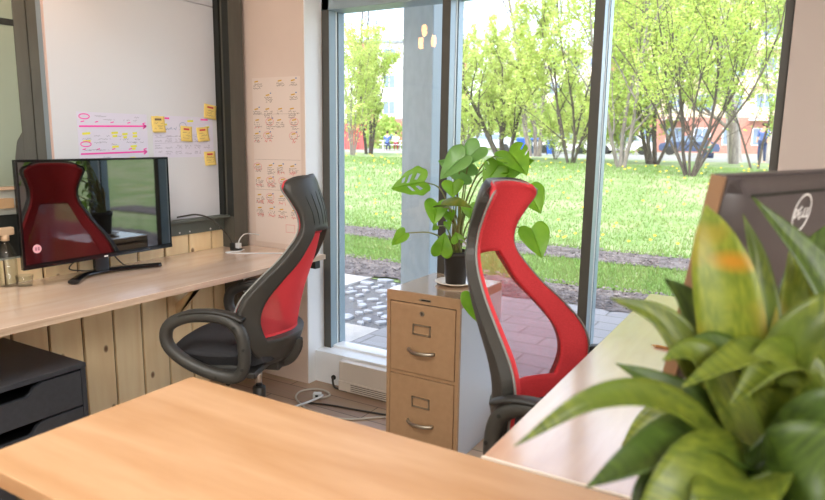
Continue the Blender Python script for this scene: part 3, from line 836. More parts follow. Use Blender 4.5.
# ------------------------------------------------------------------ television
tv = thing('television', 'black flat screen with a stand on the left desk', 'monitor', (-2.655, 1.785, DZ))
bm = B(); box(bm, (-.035, -.33, .12), (-.012, .33, .49), .008, 2); box(bm, (-.012, -.363, .083), (.008, .363, .525), .003, 2); obj('housing', bm, m_bezel, tv)
bm = B(); box(bm, (.008, -.352, .105), (.0086, .352, .515)); scr = obj('screen', bm, m_screen, tv)
bm = B(); box(bm, (.0081, -.362, .084), (.010, .362, .098), .001, 1); obj('bottom_bezel', bm, m_bezel, tv)
bm = B(); cyl(bm, (.0087, -.303, .165), (.0092, -.303, .165), .018, 24); stk = obj('sticker', bm, mat('pink_sticker', '#d9a3ac', .5), tv)
bm = B(); box(bm, (.0092, -.312, .158), (.0095, -.304, .172)); box(bm, (.0092, -.301, .158), (.0095, -.293, .172)); obj('sticker_print', bm, mat('sticker_ink', '#a06878', .6), stk)
bm = B(); box(bm, (.010, -.008, .088), (.0105, .010, .094)); obj('maker_mark', bm, m_logo, tv)
bm = B(); box(bm, (-.04, -.035, .012), (-.018, .035, .14), .004, 2); obj('neck', bm, m_bezel, tv)
bm = B(); Q = catmull([V(.055, -.19, .012), V(-.02, -.10, .014), V(-.035, 0, .016), V(-.02, .12, .014), V(.03, .27, .012)], 8)
tube(bm, Q, .022, 10, up=V(0, 0, 1), r2=.011); obj('stand_foot', bm, m_bezel, tv)

sb = thing('spray_bottle', 'clear spray bottle with beige head behind the left edge of the television', 'bottle', (-2.80, 1.44, DZ))
bm = B(); lathe(bm, [(0, .0), (.034, .0), (.036, .004), (.036, .13), (.03, .16), (.014, .18), (.014, .195), (.012, .195), (.012, .18), (.028, .158), (.034, .13), (.034, .006), (0, .005)], 24); obj('body', bm, m_clear, sb)
bm = B(); cyl(bm, (0, 0, .19), (0, 0, .215), .016, 16); box(bm, (-.014, -.06, .212), (.014, .035, .245), .006, 2); box(bm, (-.006, -.045, .18), (.006, -.035, .215), .002, 1); obj('spray_head', bm, m_beigepl, sb)
gl = thing('glass_tumbler', 'low clear glass standing under the left corner of the television', 'glass', (-2.745, 1.475, DZ))
bm = B(); lathe(bm, [(0, 0), (.030, 0), (.033, .045), (.0315, .045), (.0285, .006), (0, .006)], 24); obj('body', bm, m_clear, gl)

# ------------------------------------------------------------------ plugs and cables on the desk
pl = thing('white_plug', 'white plug with curled white lead in the desk outlet by the corner column', 'plug', (-2.685, 2.628, DZ+.007))
bm = B(); box(bm, (-.013, -.012, 0), (.013, .012, .03), .003, 2); obj('body', bm, m_wcable, pl)
bm = B(); tube(bm, catmull([V(0, 0, .028), V(.0, .012, .05), V(-.0, .035, .068), V(-.0, .06, .075), (.01, .11, .07), (.02, .145, .06)], 6), .0032, 8); obj('lead', bm, m_wcable, pl)
bk = thing('black_cable', 'black cable arching from the tray down to the desk outlet', 'cable', (-2.70, 2.595, DZ+.007))
bm = B(); tube(bm, catmull([V(0, 0, 0), V(-.005, -.006, .05), V(-.02, -.05, .115), V(-.045, -.115, .18), V(-.06, -.19, .205), V(-.075, -.25, .203), V(-.095, -.29, .197)], 8), .0045, 8)
obj('cable', bm, m_bcable, bk)
bm = B(); box(bm, (-.010, -.010, 0), (.010, .010, .034), .003, 2); obj('plug', bm, m_steel_d, bk)
wl = thing('white_cable', 'white cable lying on the left desk beside the outlet', 'cable', (-2.66, 2.60, DZ+.003))
bm = B(); tube(bm, catmull([V(.01, .035, 0), V(.03, -.02, 0), V(.0, -.09, 0), V(.05, -.085, 0), V(.18, .0, 0), V(.32, .09, 0), V(.44, .06, 0)], 8), .0028, 8); obj('lead', bm, m_wcable, wl)
tvc = thing('thin_cable', 'thin dark cable hanging behind the television to the desk', 'cable', (-2.72, 1.83, DZ))
bm = B(); tube(bm, catmull([V(0, 0.02, .13), V(-.02, .06, .07), V(-.03, .12, .012), V(-.02, .17, .006)], 6), .003, 8)
tube(bm, catmull([V(0, -.05, .13), V(-.02, -.16, .05), V(-.04, -.1, .02), V(-.05, 0, .004)], 6), .003, 8); obj('cable', bm, m_bcable, tvc)
sp = thing('cable_spine', 'white coiled cable hanging below the left desk', 'cable', (-2.30, 2.30, .738))
bm = B(); n = 90
tube(bm, [V(.014*math.cos(k*.55), .016*math.sin(k*.55), -.16*k/n) for k in range(n+1)], .0032, 6); obj('coil', bm, m_wcable, sp)

# ------------------------------------------------------------------ heater, floor leads
ht = thing('baseboard_heater', 'low cream heater with slotted grille under the window sill', 'heater', (-1.75, 2.82, 0))
bm = B(); box(bm, (-.365, -.02, .012), (.2, .03, .172), .004, 2); obj('cover', bm, m_heater, ht)
bm = B(); box(bm, (-.365, -.027, .006), (.2, -.0195, .062), .002, 1); obj('grille', bm, m_heater, ht)
bm = B()
for k in range(4): box(bm, (-.28+.0*k, -.0285, .016+.011*k), (.19, -.0268, .0195+.011*k))
obj('slots', bm, m_heater_d, ht)
hl = thing('heater_lead', 'dark lead running from the wall to the end of the cream heater', 'cable', (-2.19, 2.835, 0))
bm = B(); tube(bm, catmull([V(0, .02, .045), V(.004, 0, .043), V(.02, -.015, .015), V(.05, -.03, .006), V(.13, -.035, .006)], 6), .006, 8); obj('lead', bm, m_bcable, hl)
bm = B(); tube(bm, [V(0, .017, .045), V(0, .008, .045)], .014, 14); obj('wall_collar', bm, m_steel_d, hl)
el = thing('extension_lead', 'white extension lead looped on the floor between chair and heater', 'cable', (-2.15, 2.65, 0))
bm = B(); tube(bm, catmull([V(.0, -.03, .006), V(.03, .0, .006), V(.045, .05, .006), V(-.0, .085, .006), V(-.075, .085, .006), V(-.125, .02, .006), V(-.10, -.06, .006), V(-.02, -.12, .006), V(.10, -.16, .006), V(.3, -.15, .006), V(.46, -.02, .006), V(.56, .0, .006)], 7), .0055, 8); obj('lead', bm, mat('grey_lead', '#b8b0a2', .5), el)
bm = B(); box(bm, (-.022, -.016, 0), (.022, .016, .03), .004, 2, M=Matrix.Rotation(.5, 4, 'Z')); sk = obj('socket', bm, m_wcable, el)
bm = B(); box(bm, (-.008, -.0175, .010), (.008, -.0162, .022), M=Matrix.Rotation(.5, 4, 'Z')); obj('socket_hole', bm, m_steel_d, sk)
bm = B(); tube(bm, catmull([V(.02, .0, .02), V(.05, -.02, .03), V(.03, -.09, .02), V(-.02, -.2, .008), V(-.06, -.30, .006)], 6), .006, 8); obj('plug_lead', bm, m_wcable, el)
dl = thing('dark_lead', 'dark lead lying along the floor towards the filing cabinet', 'cable', (-2.05, 2.58, 0))
bm = B(); tube(bm, catmull([V(-.10, -.02, .005), V(.03, .02, .005), V(.15, .04, .005), V(.32, .07, .005), V(.46, .10, .005)], 6), .005, 8); obj('lead', bm, m_bcable, dl)

# ------------------------------------------------------------------ computer on the side desk
pcm = thing('desktop_monitor', 'large dark monitor with its back to the camera on the side desk', 'monitor', (-.172, 1.22, DZ+.001), math.radians(-21))
# local +y runs along the panel away from the camera, local +x is the back of the panel
tilt = Matrix.Rotation(math.radians(9), 4, 'Y')
PM = Matrix.Translation((0, 0, .197)) @ tilt
HM, WM = .385, .66
bm = B(); box(bm, (-.014, 0, 0), (.004, WM, HM), .004, 2); bmesh.ops.transform(bm, matrix=PM, verts=bm.verts); obj('bezel', bm, m_dell, pcm)
bm = B(); box(bm, (-.0142, -.0025, .002), (.010, -.0002, HM-.002)); box(bm, (.0042, -.0002, .002), (.0095, .006, HM-.002)); bmesh.ops.transform(bm, matrix=PM, verts=bm.verts); obj('edge_strip', bm, m_dell_edge, pcm)
bm = B(); prism(bm, [(.006, .006), (WM-.006, .006), (WM-.006, HM-.006), (.006, HM-.006)], 0, .004, .012)
v = [bm.verts.new((.036 if 0 < k < 9 else .036, 0, 0)) for k in range(0)]
G = []
for i in range(13):
    a = i/12; row = []
    for j in range(13):
        b_ = j/12; e = min(a, 1-a, b_, 1-b_); row.append(V(.010+.022*min(1, e/.09)**.6, .006+(WM-.012)*a, .006+(HM-.012)*b_))
    G.append(row)
shell(bm, G, .004); bmesh.ops.transform(bm, matrix=PM, verts=bm.verts); obj('back_cover', bm, m_dell, pcm)
bm = B(); box(bm, (-.0148, .008, .012), (-.0141, WM-.008, HM-.008)); bmesh.ops.transform(bm, matrix=PM, verts=bm.verts); obj('screen', bm, m_screen, pcm)
bm = B(); box(bm, (.033, .06, HM-.034), (.0348, WM-.06, HM-.028)); bmesh.ops.transform(bm, matrix=PM, verts=bm.verts); obj('vent_slot', bm, m_steel_d, pcm)
# round emblem with the four letters
bm = B(); cy, cz, xx, R_ = .285, HM-.074, .0345, .0365
def seg(a, b_, th=.0036):
    (y0, z0), (y1, z1) = a, b_; l = math.hypot(y1-y0, z1-z0); ny, nz = -(z1-z0)/l*th/2, (y1-y0)/l*th/2
    f = bm.faces.new([bm.verts.new((xx, cy+y+s*ny, cz+z+s*nz)) for (y, z), s in ((a, 1), (b_, 1), (b_, -1), (a, -1))])
def arc(c, rx, rz, a0, a1, n, th=.0036):
    P = [(c[0]+rx*math.cos(a0+(a1-a0)*k/n), c[1]+rz*math.sin(a0+(a1-a0)*k/n)) for k in range(n+1)]
    for p, q in zip(P, P[1:]): seg(p, q, th)
arc((0, 0), R_, R_, 0, 2*PI, 48, .0038)
h = .0100
seg((-.031, -h), (-.031, h)); arc((-.031, 0), .0115, h-.0015, -PI/2, PI/2, 12)               # D
ec, es = math.cos(.5), math.sin(.5)
def E_(p): return (-.0065+p[0]*ec*.9-p[1]*es, p[0]*es+p[1]*ec)
for p, q in (((-.0075, -.010), (-.0075, .010)), ((-.0075, .010), (.0075, .010)), ((-.0075, 0), (.006, 0)), ((-.0075, -.010), (.0075, -.010))): seg(E_(p), E_(q), .0032)
for o_ in (.0095, .0235): seg((o_, -h), (o_, h)); seg((o_, -h+.002), (o_+.010, -h+.002))      # L L
r_ = bmesh.ops.extrude_face_region(bm, geom=list(bm.faces)); bmesh.ops.translate(bm, vec=(.0012, 0, 0), verts=[g for g in r_['geom'] if isinstance(g, bmesh.types.BMVert)])
bmesh.ops.transform(bm, matrix=PM, verts=bm.verts); obj('emblem', bm, m_logo, pcm)
bm = B(); box(bm, (.02, WM/2-.05, -.06), (.045, WM/2+.05, .16), .006, 2); bmesh.ops.transform(bm, matrix=PM, verts=bm.verts); box(bm, (.02, WM/2-.035, .01), (.05, WM/2+.035, .2), .004, 1); obj('stand_neck', bm, m_dell, pcm)
bm = B(); box(bm, (-.09, WM/2-.13, 0), (.12, WM/2+.13, .014), .006, 2); obj('stand_base', bm, m_dell, pcm)

# ------------------------------------------------------------------ foreground plant
def strap_mat(name, c1, c2, c3, spot=None):
    m = bpy.data.materials.new(name); m.use_nodes = True
    nt = m.node_tree; N = nt.nodes; L = nt.links; b = N['Principled BSDF']; b.inputs['Roughness'].default_value = .42
    uv = N.new('ShaderNodeUVMap'); mp = N.new('ShaderNodeMapping'); mp.inputs['Scale'].default_value = (3., 14., 1)
    L.new(uv.outputs[0], mp.inputs[0])
    n = N.new('ShaderNodeTexNoise'); n.inputs['Scale'].default_value = 1.6; n.inputs['Detail'].default_value = 3.; L.new(mp.outputs[0], n.inputs['Vector'])
    r = N.new('ShaderNodeValToRGB'); e = r.color_ramp.elements
    e[0].position = .34; e[0].color = lin(c1); e[1].position = .66; e[1].color = lin(c2); L.new(n.outputs['Fac'], r.inputs[0])
    n2 = N.new('ShaderNodeTexNoise'); n2.inputs['Scale'].default_value = 9.; tc = N.new('ShaderNodeTexCoord'); L.new(tc.outputs['Object'], n2.inputs['Vector'])
    r2 = N.new('ShaderNodeValToRGB'); r2.color_ramp.elements[0].position = .5; r2.color_ramp.elements[1].position = .68; L.new(n2.outputs['Fac'], r2.inputs[0])
    mx = N.new('ShaderNodeMixRGB'); mx.inputs['Color2'].default_value = lin(c3); L.new(r2.outputs[0], mx.inputs[0]); L.new(r.outputs[0], mx.inputs[1])
    if spot:
        vs = N.new('ShaderNodeVectorMath'); vs.operation = 'SUBTRACT'; vs.inputs[1].default_value = spot; L.new(tc.outputs['Object'], vs.inputs[0])
        vm = N.new('ShaderNodeVectorMath'); vm.operation = 'MULTIPLY'; vm.inputs[1].default_value = (26, 4, 52); L.new(vs.outputs[0], vm.inputs[0])
        vl = N.new('ShaderNodeVectorMath'); vl.operation = 'LENGTH'; L.new(vm.outputs[0], vl.inputs[0])
        r3 = N.new('ShaderNodeValToRGB'); r3.color_ramp.elements[0].position = .2; r3.color_ramp.elements[0].color = (1, 1, 1, 1); r3.color_ramp.elements[1].position = 1.; r3.color_ramp.elements[1].color = (0, 0, 0, 1)
        L.new(vl.outputs['Value'], r3.inputs[0]); m2 = N.new('ShaderNodeMixRGB'); m2.inputs['Color2'].default_value = lin('#b9831f')
        L.new(r3.outputs[0], m2.inputs[0]); L.new(mx.outputs[0], m2.inputs[1]); mx = m2
    L.new(mx.outputs[0], b.inputs['Base Color'])
    t = N.new('ShaderNodeBsdfTranslucent'); L.new(mx.outputs[0], t.inputs[0]); ms = N.new('ShaderNodeMixShader'); ms.inputs[0].default_value = .25
    L.new(b.outputs[0], ms.inputs[1]); L.new(t.outputs[0], ms.inputs[2]); L.new(ms.outputs[0], N['Material Output'].inputs[0])
    return m
m_st1 = strap_mat('strap_leaf_green', '#4a5c1a', '#737f28', '#5a6e22')
m_st2 = strap_mat('strap_leaf_yellow', '#66791c', '#87932a', '#98882a')
m_st0 = strap_mat('strap_leaf_spotted', '#66791c', '#87932a', '#98882a', (-.068, .035, .465))
m_st3 = strap_mat('strap_leaf_dark', '#364a1a', '#536a26', '#445c20')
STRAPS = [
    ([(-0.034, 1.01, 0.953), (-0.049, 1.0, 1.068), (-0.072, 1.009, 1.18), (-0.096, 1.022, 1.255), (-0.116, 1.044, 1.31)], 0.089, 2),
    ([(0.039, 1.052, 0.948), (0.094, 1.065, 1.029), (0.094, 1.084, 1.123), (0.034, 1.103, 1.22), (-0.06, 1.103, 1.321)], 0.072, 1),
    ([(-0.016, 1.055, 0.947), (-0.013, 1.088, 1.047), (-0.023, 1.111, 1.134), (-0.044, 1.139, 1.218), (-0.073, 1.148, 1.29)], 0.040, 0),
    ([(-0.028, 0.958, 0.968), (-0.07, 0.855, 1.047), (-0.124, 0.786, 1.099), (-0.188, 0.736, 1.097), (-0.263, 0.692, 1.04)], 0.045, 0),
    ([(-0.023, 0.994, 0.959), (-0.051, 0.964, 1.006), (-0.095, 0.934, 1.047), (-0.147, 0.92, 1.071), (-0.201, 0.915, 1.089)], 0.045, 1),
    ([(-0.036, 1.032, 0.951), (-0.075, 1.012, 1.028), (-0.112, 1.004, 1.094), (-0.16, 0.997, 1.144), (-0.229, 0.973, 1.169)], 0.053, 0),
    ([(-0.034, 1.058, 0.957), (-0.069, 1.055, 1.046), (-0.1, 1.05, 1.113), (-0.13, 1.053, 1.159), (-0.167, 1.05, 1.193)], 0.064, 1),
    ([(-0.018, 0.94, 0.967), (-0.052, 0.87, 1.016), (-0.085, 0.821, 1.041), (-0.126, 0.76, 1.033), (-0.182, 0.72, 0.998)], 0.077, 1),
    ([(-0.043, 1.024, 0.929), (-0.09, 0.983, 0.986), (-0.123, 0.968, 1.005), (-0.155, 0.958, 0.992), (-0.19, 0.942, 0.955)], 0.065, 2),
    ([(-0.012, 0.896, 0.967), (-0.034, 0.822, 1.016), (-0.056, 0.765, 1.03), (-0.085, 0.721, 1.012), (-0.122, 0.689, 0.962)], 0.093, 0),
    ([(0.004, 0.907, 0.974), (0.031, 0.853, 1.039), (0.061, 0.832, 1.08), (0.095, 0.833, 1.1), (0.136, 0.845, 1.1)], 0.103, 1),
    ([(-0.01, 0.872, 0.959), (0.014, 0.814, 1.009), (0.045, 0.791, 1.041), (0.086, 0.792, 1.041), (0.134, 0.814, 1.011)], 0.123, 1),
    ([(-0.018, 0.987, 0.968), (-0.003, 0.96, 1.084), (0.024, 0.955, 1.158), (0.063, 0.963, 1.202), (0.11, 0.995, 1.221)], 0.068, 0),
    ([(-0.01, 0.973, 0.991), (-0.006, 0.958, 1.083), (-0.026, 0.92, 1.132), (-0.056, 0.879, 1.129), (-0.103, 0.833, 1.1)], 0.054, 0),
    ([(0.007, 1.09, 0.938), (0.011, 1.145, 1.083), (0.017, 1.175, 1.158), (0.027, 1.206, 1.226), (0.057, 1.247, 1.284)], 0.063, 1),
    ([(-0.006, 1.028, 0.961), (0.024, 1.014, 1.035), (0.059, 1.019, 1.077), (0.094, 1.032, 1.101), (0.139, 1.061, 1.113)], 0.097, 0),
    ([(-0.017, 0.892, 0.961), (-0.017, 0.809, 1.014), (-0.025, 0.747, 1.023), (-0.035, 0.702, 1.008), (-0.046, 0.687, 0.962)], 0.090, 0),
    ([(-0.008, 1.002, 0.956), (0.019, 0.968, 1.058), (0.019, 0.945, 1.12), (-0.009, 0.907, 1.13), (-0.05, 0.86, 1.076)], 0.068, 0),
    ([(-0.016, 1.022, 0.961), (-0.029, 0.996, 1.044), (-0.054, 0.98, 1.096), (-0.084, 0.967, 1.123), (-0.114, 0.962, 1.126)], 0.062, 1),
    ([(-0.021, 0.964, 0.977), (-0.055, 0.936, 1.059), (-0.082, 0.918, 1.108), (-0.107, 0.907, 1.125), (-0.135, 0.888, 1.114)], 0.054, 0),
    ([(0.007, 1.013, 0.964), (0.043, 1.016, 1.053), (0.057, 1.027, 1.124), (0.076, 1.06, 1.176), (0.108, 1.113, 1.227)], 0.083, 0),
    ([(-0.005, 1.037, 0.942), (-0.001, 1.067, 1.025), (0.01, 1.102, 1.11), (0.01, 1.14, 1.18), (-0.004, 1.156, 1.246)], 0.060, 2),
    ([(0.005, 0.862, 0.982), (0.034, 0.802, 1.008), (0.062, 0.784, 1.014), (0.09, 0.786, 0.999), (0.12, 0.798, 0.969)], 0.099, 2),
    ([(-0.071, 0.867, 0.936), (-0.079, 0.812, 0.981), (-0.097, 0.77, 1.002), (-0.115, 0.747, 0.995), (-0.133, 0.732, 0.972)], 0.060, 1),
]

fp = thing('strap_leaf_plant', 'large strap-leaved green houseplant in the right foreground on the birch table', 'plant', (-.003, .985, DZ))
FP = V(-.003, .985, DZ)
bm = B(); lathe(bm, [(0, 0), (.062, 0), (.085, .125), (.09, .127), (.09, .145), (.083, .145), (.078, .115), (0, .115)], 28); obj('pot', bm, mat('terracotta_pot', '#5a4434', .6), fp)
bm = B(); lathe(bm, [(0, .125), (.05, .127), (.079, .12)], 24); obj('soil', bm, m_soil, fp)
def strap(bm, P, w, roll):
    Q = catmull(P, 7); n = len(Q); nc = 6; G = []; uv = {}
    fr = frames(Q)
    for i, p in enumerate(Q):
        a = i/(n-1); t = fr[i][0]
        up = V(0, -.75, .85); s = t.cross(up)
        if s.length < .3: s = t.cross(V(0, -1, .0))
        s.normalize(); u = s.cross(t).normalized()
        s = (s*math.cos(roll)+u*math.sin(roll)).normalized(); u = s.cross(t)
        prof = (.62+.38*min(1, a/.35)) if a < .35 else 1.0
        if a > .55: prof *= max(.02, 1-((a-.55)/.45)**2.0)
        row = []
        for j in range(nc+1):
            c = -1+2*j/nc
            row.append(p+s*(c*w/2*prof)+u*(abs(c)**1.5*w*.16*prof))
        G.append(row)
    shell(bm, G, .0014)
    return G
st_rnd = random.Random(11)
for k, (P, w, mk) in enumerate(STRAPS):
    P = [Vector(p)-FP for p in P]
    P = [V(st_rnd.uniform(-.012, .012), st_rnd.uniform(-.012, .012), .125)] + P
    bm = B(); roll = st_rnd.uniform(-.25, .25)
    G = strap(bm, P, w, roll)
    uvl = bm.loops.layers.uv.new('UVMap')
    bm.verts.ensure_lookup_table(); ax = (P[-1]-P[0]).normalized()
    for f in bm.faces:
        for l in f.loops:
            q = l.vert.co-P[0]; l[uvl].uv = (q.dot(ax)*8, (q-ax*q.dot(ax)).length*8)
    lf = obj('leaf', bm, m_st0 if k == 0 else [m_st1, m_st3, m_st2][mk], fp)
for k, (a, b_, c_) in enumerate((((.01, -.02, .13), (.03, -.06, .17), (.05, -.10, .16)), ((-.01, -.02, .13), (.01, -.07, .18), (.02, -.09, .20)))):
    bm = B(); strap(bm, [Vector(a), Vector(b_), Vector(c_)], .03, 0); obj('dry_leaf', bm, mat('dry_leaf', '#8a5a30', .7, col2='#5c3a22', scale=(40, 40, 40)), fp)

# ------------------------------------------------------------------ pendant lamp, and ceiling panels added as fill
pn = thing('pendant_lamp', 'hanging lamp with three bare bulbs above the left desk', 'lamp', (-2.526, 1.6, ZC))
bm = B(); lathe(bm, [(0, -.03), (.05, -.03), (.055, -.004), (.055, 0), (0, 0)], 20); obj('ceiling_rose', bm, m_steel_d, pn)
for dx, dz in ((0., .03), (-.03, -.06), (.08, -.05)):
    bm = B(); zz = 2.165+dz-ZC
    cyl(bm, (dx, 0, -.03), (dx, 0, zz+.07), .0025, 6); c_ = obj('cord', bm, m_steel_d, pn)
    bm = B(); cyl(bm, (dx, 0, zz+.045), (dx, 0, zz+.075), .014, 12); obj('socket', bm, m_steel_d, c_)
    bm = B(); lathe(bm, [(0, -.042), (.014, -.038), (.019, -.01), (.018, .02), (.011, .042), (0, .042)], 14, (dx, 0, zz)); obj('bulb', bm, mat('bulb_glow', '#ffb566', .5, emit=22.), c_)

def add_fill_panel(x, y, w, d, power, col, label):  # unseen panel added to brighten the room
    t = thing('fill_panel', label, 'light', (x, y, ZC), 0, 'added ceiling fill panels')
    bm = B(); box(bm, (-w/2-.02, -d/2-.02, -.03), (w/2+.02, -d/2, 0)); box(bm, (-w/2-.02, d/2, -.03), (w/2+.02, d/2+.02, 0)); box(bm, (-w/2-.02, -d/2, -.03), (-w/2, d/2, 0)); box(bm, (w/2, -d/2, -.03), (w/2+.02, d/2, 0)); obj('frame', bm, m_white, t)
    bm = B(); box(bm, (-w/2, -d/2, -.016), (w/2, d/2, -.004)); obj('diffuser', bm, mat('diffuser', '#ffffff', .5, emit=1.5), t)
    l = bpy.data.lights.new('fill_panel_lamp', 'AREA'); l.shape = 'RECTANGLE'; l.size = w; l.size_y = d; l.energy = power; l.color = col
    o = bpy.data.objects.new('lamp', l); C.objects.link(o); o.parent = t; o.location = (0, 0, -.035)
# ------------------------------------------------------------------ outdoors
def gz(y):
    if y < 8.6: return 0.
    if y < 17: t = (y-8.6)/8.4; return .62*t*t*(3-2*t)
    return .62-.14*min(1, (y-17)/24)

def ground_mat(name, c1, c2, c3, s1, s2, rough=.9, bump=.6):
    m = bpy.data.materials.new(name); m.use_nodes = True
    nt = m.node_tree; N = nt.nodes; L = nt.links; b = N['Principled BSDF']; b.inputs['Roughness'].default_value = rough; b.inputs['Specular IOR Level'].default_value = .2
    tc = N.new('ShaderNodeTexCoord')
    n = N.new('ShaderNodeTexNoise'); n.inputs['Scale'].default_value = s1; n.inputs['Detail'].default_value = 6.; L.new(tc.outputs['Object'], n.inputs['Vector'])
    n2 = N.new('ShaderNodeTexNoise'); n2.inputs['Scale'].default_value = s2; n2.inputs['Detail'].default_value = 3.; L.new(tc.outputs['Object'], n2.inputs['Vector'])
    r = N.new('ShaderNodeValToRGB'); r.color_ramp.elements[0].position = .35; r.color_ramp.elements[1].position = .65
    r.color_ramp.elements[0].color = lin(c1); r.color_ramp.elements[1].color = lin(c2); L.new(n.outputs['Fac'], r.inputs[0])
    r2 = N.new('ShaderNodeValToRGB'); r2.color_ramp.elements[0].position = .45; r2.color_ramp.elements[1].position = .62; L.new(n2.outputs['Fac'], r2.inputs[0])
    mx = N.new('ShaderNodeMixRGB'); mx.inputs[2].default_value = lin(c3); L.new(r2.outputs[0], mx.inputs[0]); L.new(r.outputs[0], mx.inputs[1]); L.new(mx.outputs[0], b.inputs['Base Color'])
    bp = N.new('ShaderNodeBump'); bp.inputs['Strength'].default_value = bump; bp.inputs['Distance'].default_value = .03; L.new(n.outputs['Fac'], bp.inputs['Height']); L.new(bp.outputs[0], b.inputs['Normal'])
    return m
m_lawn = ground_mat('lawn_grass', '#73894f', '#8a9f66', '#98a074', 9, 1.3)
m_mulch = ground_mat('mulch', '#4f4845', '#6f6864', '#7d7672', 34, 9, bump=1.)
m_soilg = ground_mat('gravel_bed', '#5e5e60', '#7c7b7b', '#6e6e6c', 40, 6)
m_path = ground_mat('far_path', '#8d8c8a', '#a3a19d', '#98a080', 3, .6)

def pavers():
    m = bpy.data.materials.new('pavers'); m.use_nodes = True
    nt = m.node_tree; N = nt.nodes; L = nt.links; b = N['Principled BSDF']; b.inputs['Roughness'].default_value = .75
    tc = N.new('ShaderNodeTexCoord'); br = N.new('ShaderNodeTexBrick')
    br.inputs['Color1'].default_value = lin('#95918f'); br.inputs['Color2'].default_value = lin('#858281'); br.inputs['Mortar'].default_value = lin('#6f6a64')
    br.inputs['Scale'].default_value = 1.; br.inputs['Brick Width'].default_value = .42; br.inputs['Row Height'].default_value = .21; br.inputs['Mortar Size'].default_value = .008
    L.new(tc.outputs['Object'], br.inputs['Vector']); L.new(br.outputs['Color'], b.inputs['Base Color'])
    bp = N.new('ShaderNodeBump'); bp.inputs['Strength'].default_value = .4; bp.inputs['Distance'].default_value = .01; bp.invert = True
    L.new(br.outputs['Fac'], bp.inputs['Height']); L.new(bp.outputs[0], b.inputs['Normal'])
    return m
m_pave = pavers()
m_slab = ground_mat('slab', '#b1aca5', '#a8a49e', '#bab6b0', 12, 2, rough=.8, bump=.15)

# patio
bm = B(); box(bm, (-2.58, YO, -.08), (6, 5.48, 0)); struct('patio', bm, m_pave, 'grey brick pavers outside the window')
bm = B()
for i in range(6):
    for j in range(9):
        x0 = -9.25+i*.93; y0 = YO+j*.27
        if x0 > -4.6 or True: box(bm, (x0+.006, y0+.006, -.08), (min(x0+.93, -3.67)-.006, min(y0+.62, 5.46)-.006, -.002))
bm.free()
bm = B()
for i in range(6):
    for j in range(4):
        x0 = -3.66-.93*(i+1); y0 = YO+j*.605
        box(bm, (x0+.006, y0+.006, -.08), (x0+.924, min(y0+.605, 5.46)-.006, 0))
struct('patio_slabs', bm, m_slab, 'pale concrete slabs outside the left window pane')
bm = B(); box(bm, (-9.3, YO, -.1), (-2.58, 5.48, -.02)); struct('gravel_bed', bm, m_soilg, 'gravel bed between the slabs')
bm = B()
for i in range(2):
    for j in range(2): box(bm, (-3.66+.54*i+.006, YO+.43*j+.006, -.08), (-3.66+.54*(i+1)-.006, YO+.43*(j+1)-.006, 0))
struct('patio_border', bm, m_slab, 'concrete slabs along the window')
# flat stones in the gravel
sr = random.Random(4); m_stone = mat('flat_stone', '#a6a8ac', .8, col2='#8b8d90', scale=(9, 9, 9)); stones = []
def stone_mesh(k):
    bm = B(); n = sr.randint(5, 7); P = [(math.cos(2*PI*i/n+sr.uniform(-.25, .25))*sr.uniform(.8, 1.15), math.sin(2*PI*i/n+sr.uniform(-.25, .25))*sr.uniform(.6, .95)) for i in range(n)]
    prism(bm, [(p[0]*.085, p[1]*.072) for p in P], 2, 0, .022, bevel=.003); return bm
protos = []
placed = []
for k in range(1400):
    x, y = sr.uniform(-3.58, -2.64), sr.uniform(3.98, 5.42); s = sr.uniform(.45, 1.25)
    if any((x-a)**2+(y-b_)**2 < (.088*(s+c_))**2 for a, b_, c_ in placed): continue
    placed.append((x, y, s))
    lab = 'flat pale stone among many lying in the gravel bed outside the left pane'
    if len(protos) < 8:
        o = obj('flat_stone', stone_mesh(k), m_stone); tag(o, lab, 'stone', 'flat stones in the gravel bed'); protos.append(o)
    else:
        o = sr.choice(protos).copy(); C.objects.link(o)
    o.location = (x, y, -.02); o.rotation_euler = (0, 0, sr.uniform(0, 6.28)); o.scale = (s, s, 1)

# lawn, mulch strips
def strip(name, y0, y1, dz, m, label, x0=-60, x1=30, n=1, rag=0.):
    bm = B(); r = random.Random(2); nx = 300; rows = []
    ys = [y0+(y1-y0)*k/n for k in range(n+1)]
    for j, yy in enumerate(ys):
        row = []
        for i in range(nx+1):
            x = x0+(x1-x0)*i/nx
            y_ = yy+(r.uniform(-rag, rag) if j in (0, n) else 0)
            row.append(bm.verts.new((x, y_, gz(y_)+dz+(.02 if (rag and 0 < j < n) else 0))))
        rows.append(row)
    for a, b_ in zip(rows, rows[1:]):
        for i in range(nx):
            f = bm.faces.new((a[i], a[i+1], b_[i+1], b_[i])); f.smooth = True
    return struct(name, bm, m, label)
strip('lawn', 5.4, 34, -.012, m_lawn, 'sunlit lawn rising behind the patio', n=90)
strip('street', 34, 130, -.012, m_path, 'pale street beyond the lawn', x0=-120, x1=60, n=32)
strip('mulch_bed', 5.44, 6.2, .006, m_mulch, 'mulch strip nearest the patio', x0=-14, x1=6, n=4, rag=.05)
strip('mulch_bed', 7.62, 8.42, .008, m_mulch, 'second mulch strip crossing the lawn', x0=-16, x1=6, n=4, rag=.06)

